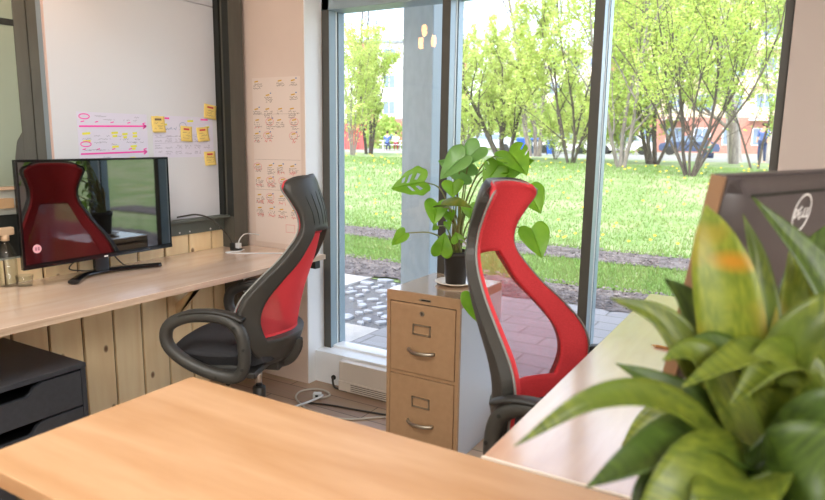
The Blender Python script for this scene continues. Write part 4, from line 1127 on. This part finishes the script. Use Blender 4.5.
def chips():
    r = random.Random(8); bm = B()
    for k in range(9000):
        y = r.uniform(5.42, 6.24) if k % 2 else r.uniform(7.58, 8.46); x = r.uniform(-1.16*y-.4, .12*y+.4)
        s = r.uniform(.008, .026); a = r.uniform(0, PI); z = gz(y)+.026+r.uniform(-.004, .014); t_ = r.uniform(-.6, .6)
        c, sn = math.cos(a)*s, math.sin(a)*s
        P = [V(x+c, y+sn, z+t_*s), V(x-sn*.5, y+c*.5, z+.006), V(x-c, y-sn, z-t_*s), V(x+sn*.5, y-c*.5, z-.002)]
        bm.faces.new([bm.verts.new(p) for p in P])
    o = obj('mulch_chips', bm, mat('mulch_chip', '#756c68', .9, island=.45)); tag(o, 'loose grey brown mulch chips covering both strips across the lawn', 'mulch', kind='stuff')
chips()

def blades():
    r = random.Random(12); bm = B()
    vs = []; fs = []
    for k in range(90000):
        q = r.random()
        y = r.uniform(6.15, 7.66) if q < .4 else 8.4+(24-8.4)*(r.random()**1.7)
        x = r.uniform(-1.14*y-.3, .12*y+.3); h = r.uniform(.025, .06)*(1+.035*max(0, y-8)); w = .004+.0006*y
        a = r.uniform(0, 2*PI); dx, dy = math.cos(a)*w, math.sin(a)*w; b_ = r.uniform(-.5, .5)*h; z = gz(y)-.014
        i = len(vs); vs += [(x-dx, y-dy, z), (x+dx, y+dy, z), (x+b_, y+r.uniform(-.4, .4)*h, z+h)]; fs.append((i, i+1, i+2))
    me = bpy.data.meshes.new('grass_blades'); me.from_pydata(vs, [], fs); me.materials.append(mat('grass_blade', '#809a52', .6, island=.3, sub=.35))
    o = bpy.data.objects.new('grass_blades', me); C.objects.link(o); tag(o, 'bright green grass blades of the lawn', 'grass', kind='stuff')
    bm.free()
    bm = B()
    for k in range(420):
        y = 8.8+(26-8.8)*(r.random()**1.2); x = r.uniform(-1.1*y, .1*y); z = gz(y)+.05+.003*y; s = .016+.0007*y
        P = [V(x+s*math.cos(t), y+s*.6*math.sin(t), z+s*.45*math.sin(t)) for t in (0, 1.05, 2.1, 3.14, 4.2, 5.2)]
        bm.faces.new([bm.verts.new(p) for p in P])
    o = obj('dandelions', bm, mat('dandelion_yellow', '#f0d21c', .7)); tag(o, 'yellow dandelion heads sprinkled over the lawn', 'flowers', kind='stuff')
blades()

# concrete column outside
bm = B(); box(bm, (-2.086, 3.40, 0), (-1.889, 3.62, 3.4)); box(bm, (-2.086, 3.40, 3.0), (-1.889, 3.62, 3.2))
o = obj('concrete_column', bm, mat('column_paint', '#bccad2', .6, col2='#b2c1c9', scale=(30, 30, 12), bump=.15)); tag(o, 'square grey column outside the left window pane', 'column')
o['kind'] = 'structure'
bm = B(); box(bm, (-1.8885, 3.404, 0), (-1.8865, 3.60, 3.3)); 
so = obj('side_sheet', bm, mat('side_sheet_grey', '#98a4aa', .5), o)  # thin sheet that gives the column's right side its own grey
# canopy over the column and building front above
bm = B(); box(bm, (-9, YO, 3.0), (6, 3.25, 3.35)); struct('wall_front_canopy', bm, m_wallR, 'front of the building above the window')

# ------------------------------------------------------------------ trees
m_bark = mat('grey_bark', '#6f6660', .9, col2='#8d857c', scale=(12, 12, 3))
m_bark_d = mat('dark_bark', '#403a34', .9, col2='#574e45', scale=(12, 12, 3))
m_fol = [mat('spring_leaves', '#bacb66', .6, island=.3, sub=.5), mat('light_leaves', '#c8d57c', .6, island=.25, sub=.5), mat('green_leaves', '#adc264', .6, island=.3, sub=.45)]

def tree(label, x, y, stems, height, spread, nleaf, leaf, rad, seed, fol=0, zlo=.3, bark=None, group='trees and tall shrubs outside', lean=0., bare=0., name='tree', dens=1.05):
    r = random.Random(seed)
    t = thing(name, label, 'tree', (x, y, gz(y)), 0, group)
    bm = B(); tips = []
    def branch(p, d, L, R, depth):
        R *= (.7 if depth == 0 else 1); n = 6; P = [p.copy()]; q = p.copy(); dd = d.copy()
        for k in range(n):
            dd = (dd+V(r.uniform(-.16, .16), r.uniform(-.16, .16), r.uniform(-.02, .12))).normalized(); q = q+dd*(L/n); P.append(q.copy())
        tube(bm, P, [R*(1-.62*k/n) for k in range(n+1)], 6 if depth else 8, caps=False)
        for k in range(1, n+1):
            if P[k].z > height*zlo: tips.append((P[k], L*.22))
        if depth < 3:
            for k in range(1, n+1):
                for _ in range(1 if depth == 0 else r.choice([0, 1, 1])):
                    a = r.uniform(0, 2*PI); e = r.uniform(.45, .95); o = dd.orthogonal().normalized(); o2 = dd.cross(o)
                    nd = (dd*math.cos(e)+(o*math.cos(a)+o2*math.sin(a))*math.sin(e)).normalized()
                    nd = (nd+V(0, 0, .2)).normalized()
                    branch(P[k], nd, L*r.uniform(.36, .58), R*(1-.62*k/n)*.56, depth+1)
    for s in range(stems):
        a = 2*PI*s/stems+r.uniform(-.4, .4); e = spread*r.uniform(.55, 1.)
        d = V(math.cos(a)*e+lean, math.sin(a)*e*.7, 1).normalized()
        branch(V(math.cos(a)*rad*1.4*(stems > 1), math.sin(a)*rad*1.4*(stems > 1), -.05), d, height*r.uniform(.62, .82), rad*r.uniform(.75, 1.1), 0)
    obj('trunk', bm, bark or m_bark, t)
    vs = []; fs = []
    cand = [q for q in tips if q[0].z < height*(1-bare)]
    for k in range(int(nleaf*dens)):
        c, R = r.choice(cand); R = max(.12, min(R, .4))
        p = c+V(r.gauss(0, R*.5), r.gauss(0, R*.5), r.gauss(0, R*.45))
        a = V(r.gauss(0, 1), r.gauss(0, 1), r.gauss(0, .7)).normalized(); b_ = a.orthogonal().normalized(); s = leaf*.55*r.uniform(.6, 1.3)
        i = len(vs); vs += [p-a*s, p+b_*s*.5, p+a*s, p-b_*s*.5]; fs.append((i, i+1, i+2, i+3))
    me = bpy.data.meshes.new('foliage'); me.from_pydata([tuple(v) for v in vs], [], fs); me.materials.append(m_fol[fol])
    o = bpy.data.objects.new('foliage', me); C.objects.link(o); o.parent = t
    return t

tree('nearest multi-stemmed shrub tree on the lawn seen through the right pane', -2.27, 16.74, 9, 5.6, .58, 11500, .080, .058, 1, 0, .30, m_bark_d)
tree('forked tree left of the nearest shrub tree through the right pane', -4.96, 26.5, 4, 8.0, .30, 15300, .13, .12, 2, 0, 0.11, m_bark_d)
tree('leafy tree directly behind the right mullion', -7.4, 24.0, 5, 7.6, .36, 15300, .12, .08, 3, 1, 0.08, m_bark_d)
tree('spreading tree with a short thick trunk through the middle pane', -11.17, 26.76, 3, 6.6, .52, 16150, .12, .17, 4, 1, 0.12, m_bark_d)
tree('slim pale leafed tree at the left side of the middle pane', -13.9, 28.5, 4, 5.4, .34, 7140, .12, .07, 5, 1, 0.08, m_bark)
tree('young leafy tree at the left edge of the left pane', -18.9, 26.2, 5, 6.0, .36, 9000, .12, .06, 6, 1, .08, m_bark)
tree('tall half bare tree rising above the leaves in the left pane', -20.4, 29.8, 3, 10.5, .26, 8000, .12, .13, 7, 0, .08, m_bark_d, bare=.5)
tree('tall bare limbed tree behind the middle pane crowns', -13.2, 36.0, 3, 14., .26, 3000, .14, .2, 8, 1, .1, m_bark, bare=.55)
tree('tree with grey trunk between nearest shrub tree and right frame', -2.52, 31.0, 1, 12.5, .10, 8840, .16, .27, 9, 2, 0.19, m_bark)
tree('leaning pale trunked tree beside the right window frame', -2.2, 35.0, 2, 13., .16, 8840, .17, .42, 10, 2, 0.19, mat('pale_bark', '#a39a90', .9, col2='#b8b0a6', scale=(8, 8, 2)), lean=.10)
tree('small bent tree next to the right window frame', -1.35, 24.5, 2, 7., .28, 7140, .12, .07, 12, 2, 0.17, m_bark_d)
tree('tree crown filling the top of the right pane', -4.9, 21.0, 3, 8.4, .34, 7500, .11, .09, 13, 0, 0.17, m_bark)

tree('low leafy shrub behind the right mullion at the lawn edge', -7.9, 29.0, 7, 3.0, .6, 3600, .11, .03, 21, 1, .05, m_bark, group='low shrubs at the lawn edge', name='shrub')
tree('low leafy shrub left of the forked tree in the right pane', -6.3, 27.6, 7, 3.4, .55, 4200, .11, .03, 22, 0, .05, m_bark, group='low shrubs at the lawn edge', name='shrub')
tree('low pale shrub right of the bins in the middle pane', -10.0, 30.0, 7, 2.8, .6, 3400, .11, .03, 23, 1, .05, m_bark, group='low shrubs at the lawn edge', name='shrub')

def hedge(label, x0, x1, y, h, seed, fol):
    r = random.Random(seed); vs = []; fs = []; n = int((x1-x0)*h*75)
    for k in range(n):
        x = r.uniform(x0, x1); z = gz(y)+h*(r.random()**.8)*(.8+.2*math.sin(x*1.7)); yy = y+r.gauss(0, .5)
        a = V(r.gauss(0, 1), r.gauss(0, 1), r.gauss(0, 1)).normalized(); b_ = a.orthogonal().normalized(); s = .2*r.uniform(.6, 1.3); p = V(x, yy, z)
        i = len(vs); vs += [p-a*s, p+b_*s*.6, p+a*s, p-b_*s*.6]; fs.append((i, i+1, i+2, i+3))
    me = bpy.data.meshes.new('hedge'); me.from_pydata([tuple(v) for v in vs], [], fs); me.materials.append(m_fol[fol])
    o = bpy.data.objects.new('hedge', me); C.objects.link(o); tag(o, label, 'hedge')
hedge('far green hedge beyond the bins through the middle pane', -32, -12, 56, 6.6, 31, 2)
hedge('far green shrubs along the street through the left pane', -44, -31, 50, 3.0, 32, 2)

# ------------------------------------------------------------------ buildings beyond
m_brick = mat('red_brick', '#b98374', .9, col2='#ad7566', scale=(4, 4, 9)); m_rend = mat('cream_render', '#e3cfae', .9); m_bwin = mat('far_window', '#7d8fa3', .25); m_whitew = mat('white_render', '#e6e2dc', .9)
def building(label, x, y, rz, w, d, floors, mats, fh=3.0, seed=0):
    t = thing('apartment_building', label, 'building', (x, y, gz(60)-.1), rz)
    bm = B(); box(bm, (-w/2, 0, 0), (w/2, d, 1.1*fh)); obj('ground_floor_wall', bm, mats[0], t)
    bm = B(); box(bm, (-w/2, .02, 1.1*fh), (w/2, d, floors*fh)); obj('upper_wall', bm, mats[1], t)
    bm = B(); box(bm, (-w/2, -.06, 0), (-w/2+2.2, .02, floors*fh)); box(bm, (w/2-2.2, -.06, 0), (w/2, .02, floors*fh)); obj('brick_panel', bm, mats[0], t)
    n = int((w-4.6)/2.4)
    for f in range(floors):
        for k in range(n):
            xx = -w/2+2.5+(w-5.)*(k+.5)/n; z = f*fh+.9
            bm = B(); box(bm, (xx-.72, -.03, z-.06), (xx+.72, .05, z+1.46)); fr = obj('window', bm, m_white, t)
            bm = B(); box(bm, (xx-.64, -.045, z), (xx-.03, -.02, z+1.4)); box(bm, (xx+.03, -.045, z), (xx+.64, -.02, z+1.4)); obj('pane', bm, m_bwin, fr)
            if f and k % 3 == 1:
                bm = B(); box(bm, (xx-1.1, -1.1, f*fh), (xx+1.1, 0, f*fh+.14))
                for q in range(12): cyl(bm, (xx-1.05+.19*q, -1.05, f*fh+.14), (xx-1.05+.19*q, -1.05, f*fh+1.05), .025, 6)
                box(bm, (xx-1.1, -1.1, f*fh+1.02), (xx+1.1, -1.02, f*fh+1.1)); obj('balcony', bm, mats[2], t)
    bm = B(); box(bm, (-w/2-.25, -.25, floors*fh), (w/2+.25, d+.25, floors*fh+.3)); obj('roof', bm, mats[2], t)
    return t
building('cream and red brick apartment building seen between the stems in the right pane', -8.2, 66, .1, 17, 10, 5, (m_brick, m_rend, m_whitew))
building('white building with red panels and balconies seen in the left pane', -40.5, 68, .48, 13, 9, 4, (m_brick, m_whitew, mat('grey_metal', '#8e98a4', .6)))
building('pale far building behind the crowns of the middle pane', -26, 84, .3, 22, 10, 4, (m_whitew, m_whitew, m_rend))
rs = thing('red_shed', 'low pinkish red shed at the left edge of the left pane', 'shed', (-31.2, 43.5, gz(43.5)), .6)
bm = B(); box(bm, (-.85, -1, 0), (.85, 1, 1.5)); obj('wall', bm, mat('shed_red', '#cf5a55', .8), rs)
bm = B(); prism(bm, [(-1.15, 1.5), (1.15, 1.5), (0, 2.0)], 0, -.95, .95); obj('roof', bm, mat('shed_roof', '#b84a48', .8), rs)
bm = B(); box(bm, (-.4, -1.02, 0), (.4, -.99, 1.25)); obj('door', bm, mat('shed_door', '#b44642', .7), rs)

# ------------------------------------------------------------------ bins, cars
def wheelie_bin(label, x, y, col, lid, sign=False):
    t = thing('wheelie_bin', label, 'bin', (x, y, gz(y)), .3, 'bins at the lawn edge')
    bm = B(); A = [(-.24, -.24), (.24, -.24), (.24, .24), (-.24, .24)]
    lo = [bm.verts.new((a*.85, b_*.85, .06)) for a, b_ in A]; hi = [bm.verts.new((a*1.15, b_*1.2, .95)) for a, b_ in A]
    bm.faces.new(lo[::-1]); bm.faces.new(hi)
    for i in range(4): bm.faces.new((lo[i], lo[(i+1) % 4], hi[(i+1) % 4], hi[i]))
    obj('body', bm, col, t)
    bm = B(); prism(bm, [(-.31, .95), (.31, .95), (.31, 1.0), (0, 1.07), (-.31, 1.02)], 0, -.3, .3); obj('lid', bm, lid, t)
    bm = B(); cyl(bm, (-.26, .2, .09), (-.20, .2, .09), .09, 14); cyl(bm, (.20, .2, .09), (.26, .2, .09), .09, 14); obj('wheels', bm, m_steel_d, t)
    if sign: bm = B(); box(bm, (-.16, -.275, .55), (.16, -.262, .85)); obj('notice', bm, m_white, t)
m_bblue = mat('bin_blue', '#2f63c8', .5); m_bblk = mat('bin_black', '#3f5468', .5)
wheelie_bin('blue lidded bin left of the black bin through the middle pane', -16.0, 41.0, m_bblue, m_bblue)
wheelie_bin('black bin with a white notice between the blue bins', -15.1, 41.2, m_bblk, m_bblue, True)
wheelie_bin('bright blue bin right of the black bin by the white car', -14.2, 41.6, m_bblue, m_whitew)

def car(label, x, y, rz, col):
    t = thing('car', label, 'car', (x, y, gz(y)-.02), rz)
    side = [(-2.05, .35), (-2.1, .62), (-2.0, .85), (-1.35, .95), (-.75, 1.42), (.75, 1.46), (1.45, .98), (2.0, .84), (2.1, .55), (2.05, .3), (-1.9, .28)]
    bm = B(); prism(bm, side, 1, -.82, .82, bevel=.05); obj('body', bm, col, t)
    bm = B()
    for s in (-1, 1): prism(bm, [(-1.22, .97), (-.72, 1.36), (-.05, 1.39), (-.05, .97)], 1, s*.825-.01, s*.825+.01); prism(bm, [(.02, .97), (.02, 1.39), (.70, 1.38), (1.25, .99)], 1, s*.825-.01, s*.825+.01)
    obj('side_windows', bm, m_bwin, t)
    for cx_ in (-1.3, 1.3):
        for s in (-1, 1):
            bm = B(); cyl(bm, (cx_, s*.74, .32), (cx_, s*.86, .32), .32, 18); obj('wheel', bm, m_steel_d, t)
car('white parked car behind the blue bins', -15.2, 47.5, .15, mat('car_white', '#e8e8e8', .3))
car('pale car parked left of the bins behind the spreading tree', -21.5, 48.5, .2, mat('car_silver', '#c4ccd6', .3))
car('white car parked behind the forked tree through the right pane', -11.4, 50, .1, mat('car_white', '#e8e8e8', .3))
car('dark blue car parked in front of the cream and brick building', -7.4, 53, .1, mat('car_blue', '#3f4f6e', .3))

# ------------------------------------------------------------------ people
m_skin = mat('skin', '#d9a07e', .6); m_hair = mat('dark_hair', '#3a2a20', .8)
def skin_mesh(V_, E_, R_):
    me = bpy.data.meshes.new('s'); me.from_pydata(V_, E_, []); o = bpy.data.objects.new('s', me); C.objects.link(o)
    md = o.modifiers.new('k', 'SKIN'); sub = o.modifiers.new('d', 'SUBSURF'); sub.levels = 1
    for v, r_ in zip(me.skin_vertices[0].data, R_): v.radius = (r_, r_)
    me.skin_vertices[0].data[0].use_root = True
    dg = bpy.context.evaluated_depsgraph_get(); dg.update(); out = bpy.data.meshes.new_from_object(o.evaluated_get(dg))
    bpy.data.objects.remove(o); bpy.data.meshes.remove(me)
    for p in out.polygons: p.use_smooth = True
    return out
def person(label, x, y, rz, pose, shirt, legs, s=1., hair=m_hair, z0=0.):
    t = thing('person', label, 'person', (x, y, gz(y)+z0), rz); t.scale = (s, s, s)
    if pose == 'sit':     # faces +y, pelvis at .48 m
        J = [(0, 0, .50), (0, .0, .66), (0, .03, .88), (0, .06, 1.04), (0, .09, 1.14), (0, .12, 1.26),
             (.19, .05, 1.0), (.24, .17, .80), (.14, .38, .82), (-.19, .05, 1.0), (-.24, .17, .80), (-.14, .38, .82),
             (.10, .02, .49), (.12, .43, .52), (.12, .46, .08), (.12, .58, .04), (-.10, .02, .49), (-.12, .43, .52), (-.12, .46, .08), (-.12, .58, .04)]
    else:
        J = [(0, 0, .92), (0, 0, 1.08), (0, .0, 1.28), (0, .0, 1.44), (0, .01, 1.53), (0, .03, 1.65),
             (.19, 0, 1.40), (.24, .0, 1.14), (.22, .12, .90), (-.19, 0, 1.40), (-.24, .0, 1.14), (-.22, .12, .90),
             (.10, 0, .90), (.11, .06, .50), (.11, -.04, .08), (.11, .08, .04), (-.10, 0, .90), (-.11, .0, .50), (-.11, -.08, .08), (-.11, .04, .04)]
    E2 = [(0, 1), (1, 2), (2, 3), (3, 4), (4, 5), (3, 6), (6, 7), (7, 8), (3, 9), (9, 10), (10, 11), (0, 12), (12, 13), (13, 14), (14, 15), (0, 16), (16, 17), (17, 18), (18, 19)]
    R2 = [.13, .12, .14, .10, .05, .095, .06, .045, .035, .06, .045, .035, .08, .058, .04, .035, .08, .058, .04, .035]
    def add(name, me, m):
        o = bpy.data.objects.new(name, me); C.objects.link(o); o.parent = t; me.materials.clear(); me.materials.append(m); me.name = name; return o
    add('body', skin_mesh(J, E2, R2), m_skin)
    idx = [0, 1, 2, 3, 6, 7, 9, 10]; mp2 = {a: i for i, a in enumerate(idx)}
    JJ = [Vector(J[i]) for i in idx]
    add('shirt', skin_mesh([tuple(v) for v in JJ], [(mp2[a], mp2[b_]) for a, b_ in E2 if a in mp2 and b_ in mp2], [R2[i]+.018 for i in idx]), shirt)
    idx = [0, 12, 13, 14, 16, 17, 18]; mp3 = {a: i for i, a in enumerate(idx)}
    add('trousers', skin_mesh([J[i] for i in idx], [(mp3[a], mp3[b_]) for a, b_ in E2 if a in mp3 and b_ in mp3], [R2[i]+.016 for i in idx]), legs)
    hd = Vector(J[5]); bm = B(); bmesh.ops.create_uvsphere(bm, u_segments=14, v_segments=10, radius=1)
    for v in bm.verts: v.co = V(v.co.x*.105, v.co.y*.118, v.co.z*.105)
    bmesh.ops.delete(bm, geom=[v for v in bm.verts if v.co.z < -.01 and v.co.y > -.05], context='VERTS')
    bmesh.ops.translate(bm, vec=hd+V(0, -.02, .045), verts=bm.verts)
    for f in bm.faces: f.smooth = True
    obj('hair', bm, hair, t)
    return t
m_navy = mat('navy_cloth', '#2f3f66', .9); m_bluec = mat('blue_cloth', '#5a74b8', .9); m_whitec = mat('white_cloth', '#e6e2e0', .9); m_redc = mat('red_cloth', '#c2405a', .9); m_teal = mat('teal_cloth', '#3f8f80', .9)
pt = thing('picnic_table', 'white picnic table on the far lawn edge in the left pane', 'table', (-26.9, 42.3, gz(42)), .6)
bm = B(); box(bm, (-.9, -.38, .70), (.9, .38, .74), .01, 1); obj('tabletop', bm, m_white, pt)
for s in (-1, 1):
    bm = B(); box(bm, (-.9, s*.68-.14, .42), (.9, s*.68+.14, .455), .008, 1); obj('bench', bm, m_white, pt)
for xx in (-.65, .65):
    bm = B(); tube(bm, [(xx, -.72, 0), (xx, -.28, .70)], .03, 6); tube(bm, [(xx, .72, 0), (xx, .28, .70)], .03, 6); cyl(bm, (xx, -.75, .41), (xx, .75, .41), .025, 6); obj('leg', bm, m_white, pt)
cA, sA = math.cos(.6), math.sin(.6)
def at_table(lx, ly): return (-26.9+cA*lx-sA*ly, 42.3+sA*lx+cA*ly)
q = at_table(-.35, -.72); person('seated person in a blue shirt on the near bench of the picnic table', q[0], q[1], .6-.2, 'sit', m_bluec, m_navy, 1.05, z0=-.02)
q = at_table(.35, .72); person('person in a white top seated across the picnic table', q[0], q[1], .6+PI, 'sit', m_whitec, m_redc, 1.0)
person('small person with red hair and teal top beside the nearest shrub tree stems', -4.1, 36.5, 2.4, 'sit', m_teal, m_navy, .95, mat('red_hair', '#b05a34', .8), z0=-.2)
person('person in a blue top standing by the right window frame', -1.62, 33.5, 2.8, 'stand', m_bluec, m_navy, 1.0)

# ------------------------------------------------------------------ light
for x, y, e, lb in ((-1.6, .4, LIGHT_A, 'added ceiling fill panel above the left desk side of the room'), (1.9, -.8, LIGHT_B, 'added ceiling fill panel above the right side of the room'),
                    (1.1, -2.1, LIGHT_B, 'added ceiling fill panel in the back right of the room')):
    add_fill_panel(x, y, 1.2, .6, e, (1.0, .98, .96), lb)
sl = bpy.data.lights.new('sun', 'SUN'); sl.energy = SUN; sl.angle = .012; sl.color = (1., .95, .86)
so = bpy.data.objects.new('sun', sl); C.objects.link(so); so.rotation_euler = (math.radians(40), 0, math.radians(22))

w = bpy.data.worlds.new('sky'); bpy.context.scene.world = w; w.use_nodes = True
nt = w.node_tree; bg = nt.nodes['Background']
sk_ = nt.nodes.new('ShaderNodeTexSky'); sk_.sky_type = 'NISHITA'; sk_.sun_disc = False; sk_.sun_elevation = math.radians(50); sk_.sun_rotation = math.radians(200); sk_.air_density = 1.0; sk_.dust_density = 2.0; sk_.altitude = 100
mx = nt.nodes.new('ShaderNodeMixRGB'); mx.inputs[0].default_value = .35; mx.inputs[2].default_value = (SKYW, SKYW*1.02, SKYW*1.06, 1)
nt.links.new(sk_.outputs[0], mx.inputs[1]); nt.links.new(mx.outputs[0], bg.inputs[0]); bg.inputs[1].default_value = SKY

# ------------------------------------------------------------------ camera
cam = bpy.data.cameras.new('camera'); co = bpy.data.objects.new('camera', cam); C.objects.link(co)
pit, yaw, rol, F_ = 0.168983152, 0.532434604, 0.0145276427, 653.79
d = V(-math.sin(yaw)*math.cos(pit), math.cos(yaw)*math.cos(pit), -math.sin(pit)); r0 = V(math.cos(yaw), math.sin(yaw), 0); u0 = r0.cross(d)
rr_ = r0*math.cos(rol)+u0*math.sin(rol); uu_ = u0*math.cos(rol)-r0*math.sin(rol)
M = Matrix((rr_, uu_, -d)).transposed().to_4x4(); M.translation = (0, 0, 1.4); co.matrix_world = M
cam.sensor_width = 36; cam.lens = F_*36/825; cam.clip_start = .05; cam.clip_end = 400
cam.dof.use_dof = True; cam.dof.focus_distance = 3.5; cam.dof.aperture_fstop = 3.5
sc_ = bpy.context.scene; sc_.camera = co
vs_ = sc_.view_settings; sc_.display_settings.display_device = 'sRGB'
vs_.view_transform = 'Standard'; vs_.look = 'None'; vs_.gamma = 1; vs_.use_curve_mapping = False; vs_.exposure = EXPO
